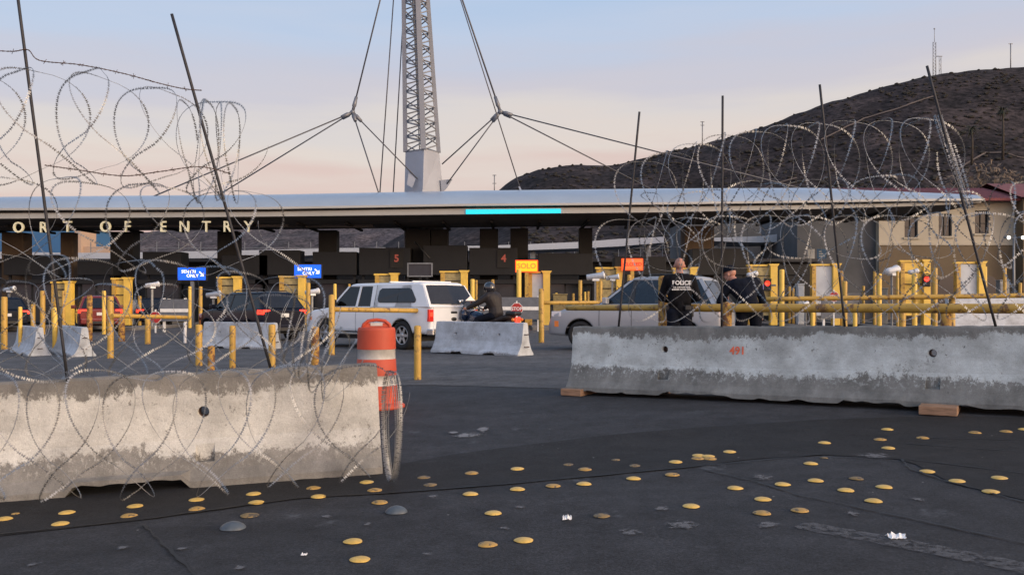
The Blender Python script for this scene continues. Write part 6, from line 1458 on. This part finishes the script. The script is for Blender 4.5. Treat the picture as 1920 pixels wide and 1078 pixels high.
# driver of the silver SUV
dl_ = {k: Vector(v) for k, v in dict(pelvis=(0, 0, 0), waist=(-.03, 0, .16), chest=(-.06, 0, .38), neck=(-.05, 0, .56), head=(-.03, 0, .70), shL=(-.06, .19, .48), shR=(-.06, -.19, .48), elL=(.12, .28, .26), elR=(.14, -.24, .26), wrL=(.36, .17, .36), wrR=(.38, -.15, .36), hipL=(.02, .1, 0), hipR=(.02, -.1, 0), knL=(.42, .14, .08), knR=(.42, -.12, .08), anL=(.62, .14, -.26), anR=(.62, -.12, -.26)).items()}
Mh = Matrix.Rotation(sv.root.rotation_euler.z, 3, 'Z'); dp = sv.root.location+Mh @ Vector((2.45, .38, .90))
r3, J3, _, _m = person('driver of the silver SUV in a yellow top seen through its side window', dp, {k: Mh @ v for k, v in dl_.items()}, fd=Mh @ Vector((1, .35, 0)), cloth='yellow_clean', trou='denim', curlL=1.0, curlR=1.0)
m_ = MB(); m_.lathe([(.094, -.02), (.102, .03), (.092, .09), (.05, .135), (.001, .142)], J3['head'], 18, 0, _m @ Matrix.Diagonal((.9, 1.03, 1))); m_.build('hair', M['hair'], r3)

# ---------------------------------------------------------------- motorcycle and rider
sb = 67.5; bm_ = Ws(946, 0, sb); bm_.z = G(bm_.x, bm_.y); hb_ = R(180-36)
bk = empty('motorcycle', bm_, hb_, 'dark blue touring motorcycle with a lit tail lamp behind the short barrier', 'motorcycle'); bk.scale = (1.05, 1.05, 1.05)
def Bt(m_, name, mm, **k): return m_.build(name, M[mm], bk, **k)
for x in (0, 1.58):
    w_ = empty('wheel', (x, 0, .33), 0); w_.parent = bk; rot = Matrix.Rotation(R(90), 3, 'X')
    m_ = MB(); m_.lathe([(.25, -.05), (.30, -.065), (.33, -.04), (.338, 0), (.33, .04), (.30, .065), (.25, .05)], (0, 0, 0), 30, 0, rot); m_.build('tyre', M['rubber'], w_)
    m_ = MB(); m_.lathe([(.25, -.05), (.235, -.03), (.235, .03), (.25, .05)], (0, 0, 0), 30, 0, rot); m_.cyl((0, -.09, 0), (0, .09, 0), .04)
    for k in range(7): a = k*2*math.pi/7; m_.tube([(.03*math.cos(a), 0, .03*math.sin(a)), (.24*math.cos(a), 0, .24*math.sin(a))], .016, 6)
    m_.build('rim', M['alloy'], w_)
m_ = MB(); m_.rings([[Vector((x, y*w_, z0+zc*h_)) for y, zc in ((-1, .1), (-.9, .7), (-.4, 1), (.4, 1), (.9, .7), (1, .1), (.6, -.2), (-.6, -.2))] for x, w_, z0, h_ in ((.62, .10, .74, .14), (.8, .15, .74, .24), (1.0, .17, .76, .27), (1.18, .13, .80, .20), (1.26, .06, .84, .10))], 0, True); Bt(m_, 'fuel_tank', 'bluebike')
m_ = MB(); m_.rings([[Vector((x, y*w_, z0+zc*.09)) for y, zc in ((-1, 0), (-.9, .8), (-.3, 1), (.3, 1), (.9, .8), (1, 0), (.7, -.7), (-.7, -.7))] for x, w_, z0 in ((-.28, .12, .86), (-.05, .15, .84), (.2, .16, .76), (.45, .16, .73), (.64, .10, .78))], 0, True); Bt(m_, 'seat', 'leather')
m_ = MB(); m_.box((.72, 0, .45), (.52, .26, .34)); m_.cyl((.62, -.2, .42), (.62, .2, .42), .12, n=16); m_.cyl((.86, -.22, .42), (.86, .22, .42), .10, n=16); m_.cyl((.74, 0, .5), (.6, 0, .76), .09); m_.cyl((.78, 0, .5), (.94, 0, .76), .09); Bt(m_, 'engine', 'greymetal', bevel=.02)
m_ = MB(); m_.tube([(1.22, .09, .92), (1.58, .09, .33)], .03, 8); m_.tube([(1.22, -.09, .92), (1.58, -.09, .33)], .03, 8); Bt(m_, 'front_fork', 'chrome')
m_ = MB(); m_.tube([(1.0, .40, 1.06), (1.12, .34, 1.10), (1.2, .1, 1.02), (1.2, -.1, 1.02), (1.12, -.34, 1.10), (1.0, -.40, 1.06)], .016, 8); Bt(m_, 'handlebar', 'chrome')
for s_ in (-1, 1):
    m_ = MB(); m_.cyl((1.0, s_*.40, 1.06), (1.1, s_*.345, 1.095), .022); Bt(m_, 'grip', 'black')
    m_ = MB(); m_.tube([(1.1, s_*.34, 1.1), (1.16, s_*.40, 1.24)], .007, 6); m_.lathe([(.001, -.015), (.05, -.012), (.055, 0), (.001, .004)], (1.16, s_*.42, 1.27), 12, 0, Matrix.Rotation(R(90), 3, 'Y')); Bt(m_, 'mirror', 'chrome')
    m_ = MB(); m_.rings([[Vector((x, s_*(.24+y*.10), .56+z*.16*k_)) for y, z in ((-1, -1), (1, -.9), (1, .8), (-1, 1))] for x, k_ in ((-.42, .8), (-.36, 1), (.05, 1), (.18, .7))], 0, False); Bt(m_, 'pannier', 'black', bevel=.04)
    m_ = MB(); m_.tube([(.7, s_*.16, .32), (.3, s_*.20, .28), (-.35, s_*.22, .30)], [.03, .045, .05], 10); Bt(m_, 'exhaust', 'chrome')
m_ = MB(); P = [(1.26, -.26, 1.0), (1.30, 0, 1.02), (1.26, .26, 1.0), (1.16, .22, 1.30), (1.17, 0, 1.42), (1.16, -.22, 1.30)]; m_.slab([Vector(p) for p in P], (-.008, 0, 0)); m_.build('windscreen', glass_clear, bk)
m_ = MB(); m_.rings([[Vector((x, y*w_, .93+z*w_*.75)) for y, z in ((-1, -.6), (-.9, .5), (-.3, 1), (.3, 1), (.9, .5), (1, -.6), (.4, -1), (-.4, -1))] for x, w_ in ((1.16, .10), (1.22, .26), (1.34, .25), (1.44, .16))], 0, True); Bt(m_, 'front_fairing', 'bluebike')
m_ = MB(); m_.lathe([(.001, .03), (.08, .015), (.09, 0)], (1.44, 0, .93), 14, 0, Matrix.Rotation(R(90), 3, 'Y')); Bt(m_, 'headlight', 'lampwhite')
def fender(cx_, a0, a1, r_): return [[Vector((cx_+r_*math.cos(R(a)), y, .33+r_*math.sin(R(a)))) for a in range(a0, a1+1, 12)] for y in (-.09, -.06, .06, .09)]
m_ = MB(); m_.grid(fender(1.58, 20, 164, .375)); Bt(m_, 'front_mudguard', 'bluebike'); m_ = MB(); m_.grid(fender(0, 10, 190, .39)); Bt(m_, 'rear_mudguard', 'black')
m_ = MB(); m_.b2(-.46, -.12, -.16, .16, .90, 1.02); Bt(m_, 'top_case', 'black', bevel=.05)
m_ = MB(); m_.b2(-.46, -.40, -.10, .10, .72, .86); Bt(m_, 'tail_lamp', 'taillit', bevel=.02)
for s_ in (-1, 1): m_ = MB(); m_.ball((-.42, s_*.20, .80), .045); Bt(m_, 'indicator', 'amber')
m_ = MB(); m_.b2(-.47, -.455, -.09, .09, .54, .66); Bt(m_, 'number_plate', 'plate')
Mh = Matrix.Rotation(hb_, 3, 'Z')
rj = {k: Vector(v) for k, v in dict(pelvis=(.28, 0, .93), waist=(.30, 0, 1.09), chest=(.38, 0, 1.31), neck=(.44, 0, 1.49), head=(.50, 0, 1.63), shL=(.40, .20, 1.41), shR=(.40, -.20, 1.41), elL=(.68, .33, 1.22), elR=(.68, -.33, 1.22), wrL=(.94, .38, 1.10), wrR=(.94, -.38, 1.10), hipL=(.30, .11, .90), hipR=(.30, -.11, .90), knL=(.74, .24, .80), knR=(.74, -.24, .80), anL=(.66, .27, .36), anR=(.66, -.27, .36)).items()}
r4, J4, _, _m = person('rider in a dark leather jacket and black helmet seated on the motorcycle', bm_, {k: Mh @ v for k, v in rj.items()}, fd=Mh @ Vector((1, 0, -.05)), cloth='leather', trou='cloth_navy', curlL=1.1, curlR=1.1, bulk=1.3, hd_scale=1.05)
r4.scale = (1.05, 1.05, 1.05)
m_ = MB(); m_.lathe([(.11, -.12), (.14, -.07), (.150, 0), (.144, .06), (.118, .12), (.07, .155), (.001, .165)], J4['head'], 24, 0, _m @ Matrix.Diagonal((.95, 1.08, 1)))
m_.build('helmet', M['helmet'], r4)
m_ = MB(); vs = []
for z in (-.05, .04): vs.append([J4['head']+_m @ Vector((.154*math.sin(R(a)), .172*math.cos(R(a)), z)) for a in range(-70, 71, 14)])
m_.grid(vs); vz = m_.build('visor', M['window'], r4)
